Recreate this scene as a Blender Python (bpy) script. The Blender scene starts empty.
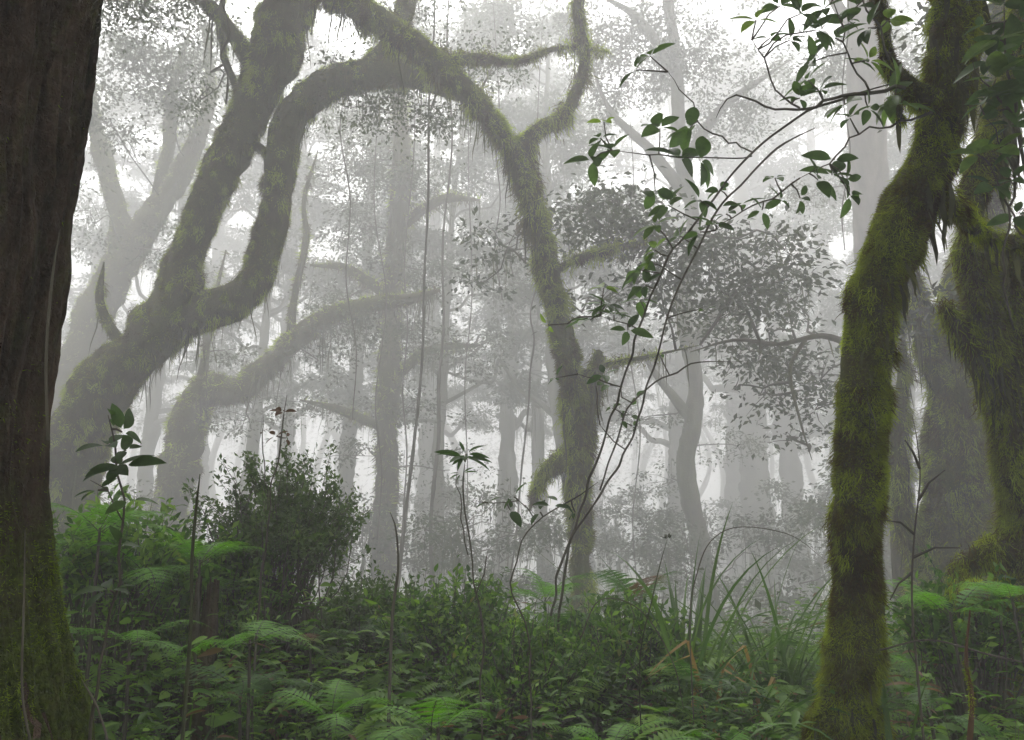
import bpy, math
import numpy as np

# ------------------------------------------------------------------ basics
RNG = np.random.default_rng(7)
C = bpy.context.scene.collection
F_PX = 796.0
PITCH = math.radians(13.4)
CAM = np.array([0.0, 0.0, 1.55])
FW = np.array([0, math.cos(PITCH), math.sin(PITCH)])
UP = np.array([0, -math.sin(PITCH), math.cos(PITCH)])
RT = np.array([1.0, 0, 0])
Z = np.array([0, 0, 1.0])


def P(px, py, d):
    return CAM + d * (FW + (px - 512) / F_PX * RT + (370 - py) / F_PX * UP)


def far(d):
    # stretch the depth of everything beyond the foreground, bring the foreground close
    return d * .76 if d < 6.5 else 7 + (d - 7) * 2.2


def _hash(i, j, k):
    n = (i * 374761393 + j * 668265263 + k * 1274126177) & 0x7fffffff
    n = ((n ^ (n >> 13)) * 1274126177) & 0x7fffffff
    return ((n ^ (n >> 16)) & 0xffff) / 32767.5 - 1.0


def vnoise(p):
    p = np.asarray(p, float)
    i = np.floor(p).astype(np.int64)
    f = p - i
    f = f * f * (3 - 2 * f)
    r = 0
    for a in (0, 1):
        for b in (0, 1):
            for c in (0, 1):
                w = (f[:, 0] if a else 1 - f[:, 0]) * (f[:, 1] if b else 1 - f[:, 1]) * (f[:, 2] if c else 1 - f[:, 2])
                r = r + w * _hash(i[:, 0] + a, i[:, 1] + b, i[:, 2] + c)
    return r


def fbm(p, o=3):
    r, a = 0, 1.0
    p = np.asarray(p, float)
    for k in range(o):
        r = r + a * vnoise(p * (2 ** k) + 17.3 * k)
        a *= .5
    return r


def sstep(a, b, x):
    t = np.clip((x - a) / (b - a), 0, 1)
    return t * t * (3 - 2 * t)


def ground_z(x, y):
    x = np.asarray(x, float); y = np.asarray(y, float)
    x, y = np.broadcast_arrays(x, y)
    sh = x.shape
    q = np.stack([x.ravel() * .35, y.ravel() * .35, np.zeros(x.size)], 1)
    n = fbm(q, 3).reshape(sh)
    crest = .50 * sstep(1.0, 5.5, y)
    down = -np.clip(y - 7.0, 0, 60) * .16
    back = np.clip(y - 70, 0, 80) * .10
    return crest + down + back + .13 * n


def gz(x, y):
    return float(ground_z(np.array([x]), np.array([y]))[0])


def norm(v):
    v = np.asarray(v, float)
    return v / (np.linalg.norm(v, axis=-1, keepdims=True) + 1e-9)


# ------------------------------------------------------------------ mesh builder
class MB:
    def __init__(s):
        s.v, s.f, s.t, s.m, s.n = [], [], [], [], 0

    def add(s, v, faces, tint=0.5, mat=0):
        """faces: list of int arrays (m,k)"""
        v = np.asarray(v, float).reshape(-1, 3)
        s.v.append(v)
        s.t.append(np.broadcast_to(np.asarray(tint, float), (len(v),)).copy())
        for f in faces:
            f = np.asarray(f, np.int64)
            if len(f):
                s.f.append(f + s.n)
                s.m.append(np.full(len(f), mat, np.int32))
        s.n += len(v)

    def build(s, name, mats, parent=None, smooth=True, loc=None):
        me = bpy.data.meshes.new(name)
        V = np.concatenate(s.v)
        o = bpy.data.objects.new(name, me)
        if parent is not None:
            o.parent = parent
            V = V - np.array(parent['_loc'])
        elif loc is not None:
            V = V - np.array(loc)
            o.location = loc
        T = np.concatenate(s.t)
        loops = np.concatenate([f.ravel() for f in s.f])
        tot = np.concatenate([np.full(len(f), f.shape[1], np.int32) for f in s.f])
        st = np.concatenate([[0], np.cumsum(tot)[:-1]]).astype(np.int32)
        me.vertices.add(len(V)); me.vertices.foreach_set('co', V.astype(np.float32).ravel())
        me.loops.add(len(loops)); me.loops.foreach_set('vertex_index', loops.astype(np.int32))
        me.polygons.add(len(tot))
        me.polygons.foreach_set('loop_start', st)
        me.polygons.foreach_set('loop_total', tot)
        me.polygons.foreach_set('material_index', np.concatenate(s.m))
        me.polygons.foreach_set('use_smooth', np.full(len(tot), smooth))
        a = me.attributes.new('tint', 'FLOAT', 'POINT')
        a.data.foreach_set('value', T.astype(np.float32))
        me.update(calc_edges=True)
        for m in (mats if isinstance(mats, (list, tuple)) else [mats]):
            me.materials.append(m)
        C.objects.link(o)
        return o


def thing(name, loc, label, cat, group=None):
    o = bpy.data.objects.new(name, None)
    o.empty_display_size = .2
    C.objects.link(o)
    o.location = [float(a) for a in loc]
    o['_loc'] = [float(a) for a in loc]
    o['label'] = label; o['category'] = cat
    if group: o['group'] = group
    return o


def tag(o, label, cat, group=None):
    o['label'] = label; o['category'] = cat
    if group: o['group'] = group
    return o


# ------------------------------------------------------------------ materials
def new_mat(name):
    m = bpy.data.materials.new(name)
    m.use_nodes = True
    nt = m.node_tree
    nt.nodes.clear()
    out = nt.nodes.new('ShaderNodeOutputMaterial')
    return m, nt, out


def ramp(nt, fac, stops):
    r = nt.nodes.new('ShaderNodeValToRGB')
    e = r.color_ramp.elements
    while len(e) > 1: e.remove(e[0])
    e[0].position = stops[0][0]; e[0].color = (*stops[0][1], 1)
    for p, c in stops[1:]:
        k = e.new(p); k.color = (*c, 1)
    nt.links.new(fac, r.inputs[0])
    return r.outputs[0]


def noise_node(nt, scale, stretch=(1, 1, 1), detail=4, rough=.6):
    tc = nt.nodes.new('ShaderNodeTexCoord')
    mp = nt.nodes.new('ShaderNodeMapping'); mp.inputs['Scale'].default_value = stretch
    nt.links.new(tc.outputs['Object'], mp.inputs[0])
    n = nt.nodes.new('ShaderNodeTexNoise')
    n.inputs['Scale'].default_value = scale; n.inputs['Detail'].default_value = detail
    n.inputs['Roughness'].default_value = rough
    nt.links.new(mp.outputs[0], n.inputs['Vector'])
    return n.outputs['Fac']


def leaf_mat(name, stops, transl=.3, rough=.5, spec=.3, mottled=0):
    m, nt, out = new_mat(name)
    at = nt.nodes.new('ShaderNodeAttribute'); at.attribute_name = 'tint'
    col = ramp(nt, at.outputs['Fac'], stops)
    if mottled:
        nz = noise_node(nt, mottled)
        mx = nt.nodes.new('ShaderNodeMix'); mx.data_type = 'RGBA'; mx.blend_type = 'MULTIPLY'
        mx.inputs[0].default_value = .6
        nt.links.new(col, mx.inputs[6])
        nt.links.new(ramp(nt, nz, [(.3, (.45, .45, .45)), (.7, (1.3, 1.3, 1.3))]), mx.inputs[7])
        col = mx.outputs[2]
    b = nt.nodes.new('ShaderNodeBsdfPrincipled')
    b.inputs['Roughness'].default_value = rough
    b.inputs['Specular IOR Level'].default_value = spec
    nt.links.new(col, b.inputs['Base Color'])
    if transl > 0:
        t = nt.nodes.new('ShaderNodeBsdfTranslucent')
        hs = nt.nodes.new('ShaderNodeHueSaturation'); hs.inputs['Value'].default_value = 1.7
        hs.inputs['Saturation'].default_value = 1.15
        nt.links.new(col, hs.inputs['Color']); nt.links.new(hs.outputs[0], t.inputs[0])
        mx = nt.nodes.new('ShaderNodeMixShader'); mx.inputs[0].default_value = transl
        nt.links.new(b.outputs[0], mx.inputs[1]); nt.links.new(t.outputs[0], mx.inputs[2])
        nt.links.new(mx.outputs[0], out.inputs[0])
    else:
        nt.links.new(b.outputs[0], out.inputs[0])
    return m


def bark_mat(name, dark, light, moss1, moss2, scale=6, stretch=(1, 1, .15), bump=.6, mossy=1.0):
    m, nt, out = new_mat(name)
    n1 = noise_node(nt, scale, stretch, 6, .65)
    n2 = noise_node(nt, scale * 1.7, (1, 1, .6), 5, .7)
    n3 = noise_node(nt, scale * 6, (1, 1, .8), 3, .7)
    bark = ramp(nt, n1, [(.32, dark), (.5, tuple((a + b) / 2 for a, b in zip(dark, light))), (.68, light)])
    moss = ramp(nt, n3, [(.3, moss1), (.7, moss2)])
    at = nt.nodes.new('ShaderNodeAttribute'); at.attribute_name = 'tint'
    a = nt.nodes.new('ShaderNodeMath'); a.operation = 'MULTIPLY_ADD'
    nt.links.new(n2, a.inputs[0]); a.inputs[1].default_value = 1.6; a.inputs[2].default_value = -.8
    s = nt.nodes.new('ShaderNodeMath'); s.operation = 'ADD'; s.use_clamp = True
    sc = nt.nodes.new('ShaderNodeMath'); sc.operation = 'MULTIPLY'; sc.inputs[1].default_value = mossy
    nt.links.new(at.outputs['Fac'], sc.inputs[0])
    nt.links.new(sc.outputs[0], s.inputs[0]); nt.links.new(a.outputs[0], s.inputs[1])
    mx = nt.nodes.new('ShaderNodeMix'); mx.data_type = 'RGBA'
    nt.links.new(s.outputs[0], mx.inputs[0]); nt.links.new(bark, mx.inputs[6]); nt.links.new(moss, mx.inputs[7])
    b = nt.nodes.new('ShaderNodeBsdfPrincipled')
    b.inputs['Roughness'].default_value = .85; b.inputs['Specular IOR Level'].default_value = .2
    nt.links.new(mx.outputs[2], b.inputs['Base Color'])
    ad = nt.nodes.new('ShaderNodeMath'); ad.operation = 'ADD'
    nt.links.new(n1, ad.inputs[0]); nt.links.new(n3, ad.inputs[1])
    bp = nt.nodes.new('ShaderNodeBump'); bp.inputs['Strength'].default_value = bump; bp.inputs['Distance'].default_value = .03
    nt.links.new(ad.outputs[0], bp.inputs['Height']); nt.links.new(bp.outputs[0], b.inputs['Normal'])
    nt.links.new(b.outputs[0], out.inputs[0])
    return m


M = {}
M['bark_near'] = bark_mat('fibrous_bark', (.008, .0055, .004), (.13, .085, .055), (.03, .045, .008), (.11, .15, .02), 9, (1, 1, .07), 1.0)
M['bark_moss'] = bark_mat('mossy_bark', (.022, .015, .009), (.09, .062, .038), (.035, .042, .008), (.10, .115, .018), 8, (1, 1, .5), .8)
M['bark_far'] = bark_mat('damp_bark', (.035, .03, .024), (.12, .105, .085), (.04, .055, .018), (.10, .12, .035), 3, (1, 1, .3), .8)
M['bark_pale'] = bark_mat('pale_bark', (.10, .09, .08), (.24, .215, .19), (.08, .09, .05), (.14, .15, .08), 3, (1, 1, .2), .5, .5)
M['twig'] = leaf_mat('twig_bark', [(0, (.035, .03, .022)), (1, (.13, .115, .085))], 0, .8)
M['twig_green'] = leaf_mat('green_stem', [(0, (.03, .035, .014)), (1, (.07, .08, .03))], 0, .6)
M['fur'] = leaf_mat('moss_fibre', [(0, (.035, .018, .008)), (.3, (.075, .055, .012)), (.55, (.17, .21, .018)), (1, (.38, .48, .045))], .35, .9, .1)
M['fur_bright'] = leaf_mat('bright_moss_fibre', [(0, (.04, .05, .008)), (.5, (.12, .18, .012)), (1, (.26, .36, .025))], .35, .9, .1)
M['beard'] = leaf_mat('beard_moss', [(0, (.035, .035, .018)), (1, (.10, .105, .045))], .3, .9, .1)
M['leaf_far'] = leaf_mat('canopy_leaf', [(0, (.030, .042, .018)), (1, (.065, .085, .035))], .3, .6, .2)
M['leaf_mid'] = leaf_mat('bough_leaf', [(0, (.016, .026, .012)), (.8, (.045, .06, .024)), (1, (.08, .09, .03))], .25, .5, .3)
M['leaf_near'] = leaf_mat('glossy_leaf', [(0, (.04, .075, .026)), (.7, (.085, .145, .042)), (1, (.22, .32, .07))], .5, .5, .3, 25)
M['leaf_low'] = leaf_mat('undergrowth_leaf', [(0, (.018, .045, .009)), (.45, (.07, .145, .026)), (.75, (.15, .26, .045)), (.93, (.23, .37, .07)), (1, (.15, .09, .045))], .35, .6, .2)
M['leaf_bush'] = leaf_mat('small_bush_leaf', [(0, (.035, .065, .016)), (.8, (.09, .15, .036)), (1, (.16, .24, .055))], .3, .5, .3)
M['fern'] = leaf_mat('fern_leaf', [(0, (.055, .14, .02)), (1, (.15, .34, .045))], .4, .55, .3)
M['fern_dark'] = leaf_mat('dark_fern_leaf', [(0, (.03, .075, .016)), (1, (.07, .16, .03))], .35, .55, .3)  # darker green than the other fern leaf
M['sedge'] = leaf_mat('sedge_blade', [(0, (.035, .08, .018)), (.8, (.09, .16, .035)), (1, (.14, .22, .045))], .35, .5, .3)
M['sedge_dead'] = leaf_mat('dry_blade', [(0, (.20, .13, .045)), (1, (.38, .27, .10))], .3, .7, .2)
M['dead'] = leaf_mat('dead_leaf', [(0, (.07, .035, .018)), (1, (.17, .10, .055))], .2, .8, .2)


def soil_mat():
    m, nt, out = new_mat('forest_soil')
    n = noise_node(nt, 2.2, (1, 1, 1), 8, .7)
    n2 = noise_node(nt, 30, (1, 1, 1), 3, .7)
    b = nt.nodes.new('ShaderNodeBsdfPrincipled'); b.inputs['Roughness'].default_value = .95
    nt.links.new(ramp(nt, n, [(.35, (.018, .012, .007)), (.5, (.03, .03, .012)), (.68, (.03, .045, .014))]), b.inputs['Base Color'])
    bp = nt.nodes.new('ShaderNodeBump'); bp.inputs['Distance'].default_value = .05
    nt.links.new(n2, bp.inputs['Height']); nt.links.new(bp.outputs[0], b.inputs['Normal'])
    nt.links.new(b.outputs[0], out.inputs[0])
    return m


M['soil'] = soil_mat()

# ------------------------------------------------------------------ shape generators


def spline(pts, rad, n):
    pts = np.asarray(pts, float); rad = np.asarray(rad, float)
    A = np.column_stack([pts, rad])
    A = np.vstack([2 * A[0] - A[1], A, 2 * A[-1] - A[-2]])
    L = np.linalg.norm(np.diff(A[1:-1, :3], axis=0), axis=1)
    cum = np.concatenate([[0], np.cumsum(L)])
    s = np.linspace(0, cum[-1], n)
    k = np.clip(np.searchsorted(cum, s, side='right') - 1, 0, len(L) - 1)
    t = ((s - cum[k]) / (L[k] + 1e-9))[:, None]
    p0, p1, p2, p3 = A[k], A[k + 1], A[k + 2], A[k + 3]
    o = .5 * ((2 * p1) + (-p0 + p2) * t + (2 * p0 - 5 * p1 + 4 * p2 - p3) * t * t + (-p0 + 3 * p1 - 3 * p2 + p3) * t ** 3)
    return o[:, :3], np.maximum(o[:, 3], .0008)


def frames(pts):
    T = norm(np.gradient(pts, axis=0))
    u = np.cross(T[0], [.3, 1, .2]); u = norm(u)
    U = np.zeros_like(pts)
    for i in range(len(pts)):
        u = u - T[i] * (u @ T[i]); u = u / (np.linalg.norm(u) + 1e-9)
        U[i] = u
    return T, U, np.cross(T, U)


def tube(mb, pts, rad, sides=8, seg=.12, bump=.0, freq=3., stretch=1., ridges=0., tint=.5, mat=0, seed=0., lump=0., n=None, mossdir=None):
    """swept trunk or limb; returns (V, quads) for scattering things over it"""
    L = np.linalg.norm(np.diff(np.asarray(pts, float), axis=0), axis=1).sum()
    n = n or max(3, int(L / seg))
    c, r = spline(pts, rad, n)
    T, U, W = frames(c)
    a = np.linspace(0, 2 * np.pi, sides, endpoint=False)
    ca, sa = np.cos(a), np.sin(a)
    D = U[:, None, :] * ca[None, :, None] + W[:, None, :] * sa[None, :, None]
    R = np.repeat(r[:, None], sides, 1)
    base = c[:, None, :] + D * R[:, :, None]
    q = base.reshape(-1, 3)
    if lump: R = R * (1 + lump * fbm(q * freq * .35 + seed, 2).reshape(R.shape))
    if bump: R = R * (1 + bump * fbm(q * freq + seed * 3.1, 4).reshape(R.shape))
    if ridges:
        s = np.linspace(0, L, n)
        g = np.stack([np.repeat(ca[None] * 4.5, n, 0).ravel(), np.repeat(sa[None] * 4.5, n, 0).ravel(), np.repeat(s[:, None] * .9, sides, 1).ravel()], 1)
        w = fbm(g + .35 * fbm(g * .7 + 5, 2)[:, None], 3).reshape(R.shape)
        R = R * (1 + ridges * (1 - 2 * np.abs(w)))
        g2 = np.stack([np.repeat(ca[None] * 13, n, 0).ravel(), np.repeat(sa[None] * 13, n, 0).ravel(), np.repeat(s[:, None] * 2.2, sides, 1).ravel()], 1)
        w2 = fbm(g2 + .5 * fbm(g2 * .5 + 9, 2)[:, None], 3).reshape(R.shape)
        R = R * (1 - ridges * .55 * np.exp(-(w2 / .12) ** 2))
    V = (c[:, None, :] + D * R[:, :, None]).reshape(-1, 3)
    i = np.arange(n - 1)[:, None] * sides; j = np.arange(sides)[None]
    k = (j + 1) % sides
    Q = np.stack([i + j, i + k, i + sides + k, i + sides + j], -1).reshape(-1, 4)
    V2 = np.vstack([V, c[-1:] + T[-1:] * r[-1] * .4, c[:1]])
    cap = np.stack([(n - 1) * sides + np.arange(sides), (n - 1) * sides + (np.arange(sides) + 1) % sides, np.full(sides, len(V))], 1)
    cap0 = np.stack([(np.arange(sides) + 1) % sides, np.arange(sides), np.full(sides, len(V) + 1)], 1)
    if callable(tint):
        tt = tint(V2)
    else:
        tt = tint
    mb.add(V2, [Q, cap, cap0], tt, mat)
    return V, Q, c, r


def scatter(mb, tpl, pos, d, nrm, size, tint, mat=0, wscale=None):
    tv, tf = tpl
    pos = np.asarray(pos, float)
    n = len(pos)
    if n == 0: return
    y = norm(d); z = np.asarray(nrm, float)
    z = norm(z - y * (z * y).sum(1, keepdims=True)); x = np.cross(y, z)
    size = np.broadcast_to(np.asarray(size, float), (n,))
    ws = size if wscale is None else size * wscale
    V = (pos[:, None] + tv[None, :, 0:1] * x[:, None] * ws[:, None, None]
         + tv[None, :, 1:2] * y[:, None] * size[:, None, None] + tv[None, :, 2:3] * z[:, None] * size[:, None, None])
    k = len(tv)
    off = (np.arange(n) * k)[:, None, None]
    fs = [(f[None] + off).reshape(-1, f.shape[1]) for f in tf]
    tint = np.repeat(np.broadcast_to(np.asarray(tint, float), (n,)), k)
    mb.add(V.reshape(-1, 3), fs, tint, mat)


def leaf_tpl(nseg=3, w=.4, fold=.12, droop=.15, tip=1.0):
    vs = []; fs = []; tr = []
    ts = np.linspace(0, 1, nseg + 1)
    for i, t in enumerate(ts):
        ww = w / 2 * math.sin(math.pi * t ** .85) ** .8 if 0 < t < 1 else 0
        zz = -droop * t * t
        if 0 < i < nseg:
            vs += [(-ww, t, zz + fold * ww * 2), (0, t, zz), (ww, t, zz + fold * ww * 2)]
        else:
            vs += [(0, t, zz)]
    last = len(vs) - 1
    tr += [(0, 2, 1), (0, 3, 2)]
    for i in range(nseg - 2):
        b = 1 + 3 * i
        fs += [(b, b + 1, b + 4, b + 3), (b + 1, b + 2, b + 5, b + 4)]
    b = last - 3
    tr += [(b, b + 1, last), (b + 1, b + 2, last)]
    f = [np.array(tr)]
    if fs: f.append(np.array(fs))
    return np.array(vs, float), f


T_FAR = (np.array([(0, 0, 0), (.26, .45, .06), (0, 1, -.08), (-.26, .45, .06)], float), [np.array([(0, 1, 2), (0, 2, 3)])])
T_LEAF2 = leaf_tpl(2, .48, .15, .12)
T_LEAF4 = leaf_tpl(4, .42, .14, .18)
T_BROAD = leaf_tpl(7, .46, .16, .22)
T_LANCE = leaf_tpl(5, .24, .2, .3)
T_FUR = (np.array([(-.075, 0, 0), (.075, 0, 0), (.055, .5, .05), (0, 1, -.25), (-.055, .5, .05)], float), [np.array([(0, 1, 2), (0, 2, 4), (4, 2, 3)])])
T_STRAND = (np.array([(-.02, 0, 0), (.02, 0, 0), (-.035, .35, .05), (.03, .33, .05), (-.02, .7, -.02), (.025, .72, -.02), (0, 1, 0)], float),
            [np.array([(0, 1, 3, 2), (2, 3, 5, 4)]), np.array([(4, 5, 6)])])


def rdir(n, rng=RNG):
    return norm(rng.normal(size=(n, 3)))


def surf_pts(V, Q, n, rng=RNG, w=None):
    A = V[Q[:, 0]]; B = V[Q[:, 1]]; D = V[Q[:, 3]]
    cr = np.cross(B - A, D - A); ar = np.linalg.norm(cr, axis=1)
    if w is not None: ar = ar * w(A)
    i = rng.choice(len(Q), n, p=ar / ar.sum())
    u = rng.random((n, 1)); v = rng.random((n, 1))
    p = (V[Q[i, 0]] * (1 - u) + V[Q[i, 1]] * u) * (1 - v) + (V[Q[i, 3]] * (1 - u) + V[Q[i, 2]] * u) * v
    return p, norm(cr[i])


def clump(mb, c, rad, n, size, tpl=T_FAR, flat=.45, rng=RNG, mat=0, tint=None, droop=.25):
    """one twig-end spray of leaves: a flattened uneven pad"""
    q = rng.normal(size=(n, 3)) * np.array([1, 1, flat]) * rad * .5
    q[:, 2] -= droop * (q[:, 0] ** 2 + q[:, 1] ** 2) / (rad + 1e-6)
    d = norm(q * np.array([1, 1, .4]) + rng.normal(size=(n, 3)) * rad * .35 + np.array([0, 0, -.12 * rad]))
    nr = norm(np.array([0, 0, 1.]) + rng.normal(size=(n, 3)) * .55)
    t0 = rng.random() * .5
    t = np.clip(t0 + rng.random(n) * .5, 0, 1) if tint is None else tint
    scatter(mb, tpl, q + c, d, nr, size * (.65 + .7 * rng.random(n)), t, mat)


def wobble(a, b, k, amp, rng, sag=0.):
    t = np.linspace(0, 1, k)[:, None]
    p = a + (b - a) * t
    L = np.linalg.norm(b - a)
    w = rng.normal(size=(k, 3)) * amp * L
    w[0] = 0; w[-1] = 0
    p = p + w * np.sin(np.pi * t) + np.array([0, 0, 1.]) * sag * L * np.sin(np.pi * t)
    return p


def mass(mb, src, c, rad, nclump, nleaf, lsize, rng, tpl=T_FAR, clr=.45, rb=.03, leafmat=0, woodmat=1, flat=.45, beard=0, beardmat=2):
    """foliage mass: one bough from src to c, twigs from it, leaf sprays at twig ends"""
    rad = np.asarray(rad, float)
    if src is not None:
        tube(mb, wobble(src, c, 5, .07, rng, .06), np.linspace(rb, rb * .5, 5), 6, .25, bump=.15, freq=5, mat=woodmat, tint=.3)
    for k in range(nclump):
        u = rdir(1, rng)[0] * rng.random() ** .45
        e = c + u * rad
        if rng.random() < .75:
            s = c + u * rad * .15 if src is None or rng.random() < .6 else src + (c - src) * (.5 + .5 * rng.random())
            tube(mb, wobble(s, e, 4, .08, rng, .05), np.linspace(rb * .45, rb * .1, 4), 4, .4, mat=woodmat, tint=.3)
        cr = clr * (.6 + .8 * rng.random())
        clump(mb, e, cr, int(nleaf * (.5 + rng.random())), lsize, tpl, flat, rng, leafmat)
        if beard and rng.random() < beard:
            m = rng.integers(4, 12)
            pp = e + rng.normal(size=(m, 3)) * cr * .4
            scatter(mb, T_STRAND, pp, norm(np.array([0, 0, -1.]) + rng.normal(size=(m, 3)) * .06), rdir(m, rng), .3 + .6 * rng.random(m), rng.random(m), beardmat, wscale=.4)


def fur(mb, V, Q, n, ln, rng, mat=0, down=.8, w=None, tintf=None):
    p, nr = surf_pts(V, Q, n, rng, w)
    cl = fbm(p * 9, 2)
    big = fbm(p * 3.3 + 4, 3)
    keep = rng.random(n) < np.clip(.5 + .8 * cl + .9 * big, .04, 1)
    p, nr, cl = p[keep], nr[keep], (cl + .9 * np.clip(big, -.6, 1))[keep]
    m = len(p)
    d = norm(nr + rng.normal(size=(m, 3)) * .45 + np.array([0, 0, -down]) * rng.random((m, 1)))
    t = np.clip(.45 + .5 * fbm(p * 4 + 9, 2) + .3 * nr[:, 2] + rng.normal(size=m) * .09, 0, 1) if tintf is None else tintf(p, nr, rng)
    scatter(mb, T_FUR, p - nr * .004, d, rdir(m, rng), ln * (.5 + rng.random(m)) * (1 + .4 * cl), t, mat)


def cushions(mb, V, Q, K, rng, size=.05, mat=0, m=110):
    p, nr = surf_pts(V, Q, K, rng)
    for k in range(K):
        s = size * (.5 + rng.random())
        o = rng.normal(size=(m, 3)) * s * .55; o[:, 2] *= 1.5
        o = o - nr[k] * (o @ nr[k])[:, None] * .6
        d = norm(nr[k] * .7 + np.array([0, 0, -1.1]) + rng.normal(size=(m, 3)) * .45)
        scatter(mb, T_FUR, p[k] + o, d, rdir(m, rng), s * (.7 + .9 * rng.random(m)), np.clip(.2 + .55 * rng.random() + rng.normal(size=m) * .08, 0, 1), mat, wscale=.5)


def beard(mb, c, r, n, ln, rng, mat=0):
    """hanging strands under a limb"""
    i = rng.integers(0, len(c), n)
    off = norm(rng.normal(size=(n, 3)) * np.array([1, 1, .3]) + np.array([0, 0, -.6]))
    p = c[i] + off * r[i][:, None] * .95
    cl = np.clip(.6 + fbm(p * 2.2, 2), .15, 1.6)
    scatter(mb, T_STRAND, p, norm(np.array([0, 0, -1.]) + rng.normal(size=(n, 3)) * .09), rdir(n, rng), ln * (.2 + rng.random(n) ** 2 * 1.2) * cl, rng.random(n), mat, wscale=.32 / ln)


# ------------------------------------------------------------------ pixel-shaped trees
def px_path(rows, d, toground=False):
    """rows: (px, py, radius_px[, depth]) base first"""
    pts, rad = [], []
    for r in rows:
        dd = r[3] if len(r) > 3 else d
        dd = far(dd)
        pts.append(P(r[0], r[1], dd)); rad.append(r[2] * dd / F_PX)
    if toground:
        b = pts[0].copy(); n = pts[0] - pts[1]
        g = gz(b[0], b[1])
        k = min(.35, max(0, (b[2] - g)) * .2)
        q = np.array([b[0] + n[0] * .15, b[1] + n[1] * .15 + .02, g - .25])
        if b[2] - g > .3:
            mid = (b + q) / 2 + np.array([0, 0, .1])
            pts = [q, mid] + pts; rad = [rad[0] * 1.55, rad[0] * 1.15] + rad
        else:
            pts = [q] + pts; rad = [rad[0] * 1.3] + rad
    rad[-1] *= .35
    return np.array(pts), np.array(rad)


def tree(name, label, d, main, limbs=(), masses=(), cat='tree', group=None, bark='bark_far', leafm='leaf_far', seed=1,
         sides=14, seg=.12, bump=.12, lump=.18, tint=.5, hair=0, hairlen=.05, hairmat='fur', strands=0, strandlen=.5, tpl=T_FAR,
         lsize=.13, clr=.5, ridges=0., freq=3., beardp=.25, tintf=None, hair_w=None, cush=0):
    rng = np.random.default_rng(seed)
    pts, rad = px_path(main, d, True)
    base = pts[0].copy(); base[2] = gz(base[0], base[1])
    root = thing(name, base, label, cat, group)
    mb = MB()
    tf = (lambda V: np.clip(tint + .3 * fbm(V * 1.5, 2), 0, 1)) if tintf is None else tintf
    surfaces = [tube(mb, pts, rad, sides, seg, bump, freq, lump=lump, tint=tf, seed=seed, ridges=ridges)]
    mb.build('trunk', M[bark], root)
    cen = [surfaces[0][2]]
    for L in limbs:
        lp, lr = px_path(L, d)
        ml = MB()
        s = tube(ml, lp, lr, max(8, sides - 4), seg, bump, freq, lump=lump, tint=tf, seed=seed + 3)
        ml.build('limb', M[bark], root)
        surfaces.append(s); cen.append(s[2])
    allc = np.vstack(cen)
    if masses:
        mc = MB()
        for (mx, my, rx, ry, dd, nc, nl) in masses:
            dd = far(dd)
            c = P(mx, my, dd)
            k = np.argmin(np.linalg.norm(allc - c, axis=1) + .6 * np.clip(allc[:, 2] - c[2], 0, 9))
            mass(mc, allc[k], c, (rx * dd / F_PX, max(rx, ry) * dd / F_PX * .8, ry * dd / F_PX), nc, nl, lsize, rng, tpl, clr, .012 + .0012 * d, beard=beardp)
        mc.build('crown', [M[leafm], M['twig'], M['beard']], root)
    if hair or strands:
        mh = MB()
        A = np.array([np.linalg.norm(s[0].max(0) - s[0].min(0)) * s[3].mean() for s in surfaces]); A = A / A.sum()
        for s, a in zip(surfaces, A):
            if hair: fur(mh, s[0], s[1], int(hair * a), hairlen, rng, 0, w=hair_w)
            if cush: cushions(mh, s[0], s[1], max(4, int(cush * a)), rng, hairlen * 1.7)
            if strands: beard(mh, s[2], s[3], max(3, int(strands * a)), strandlen, rng, 1)
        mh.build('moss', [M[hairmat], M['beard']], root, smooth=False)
    return root


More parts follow.
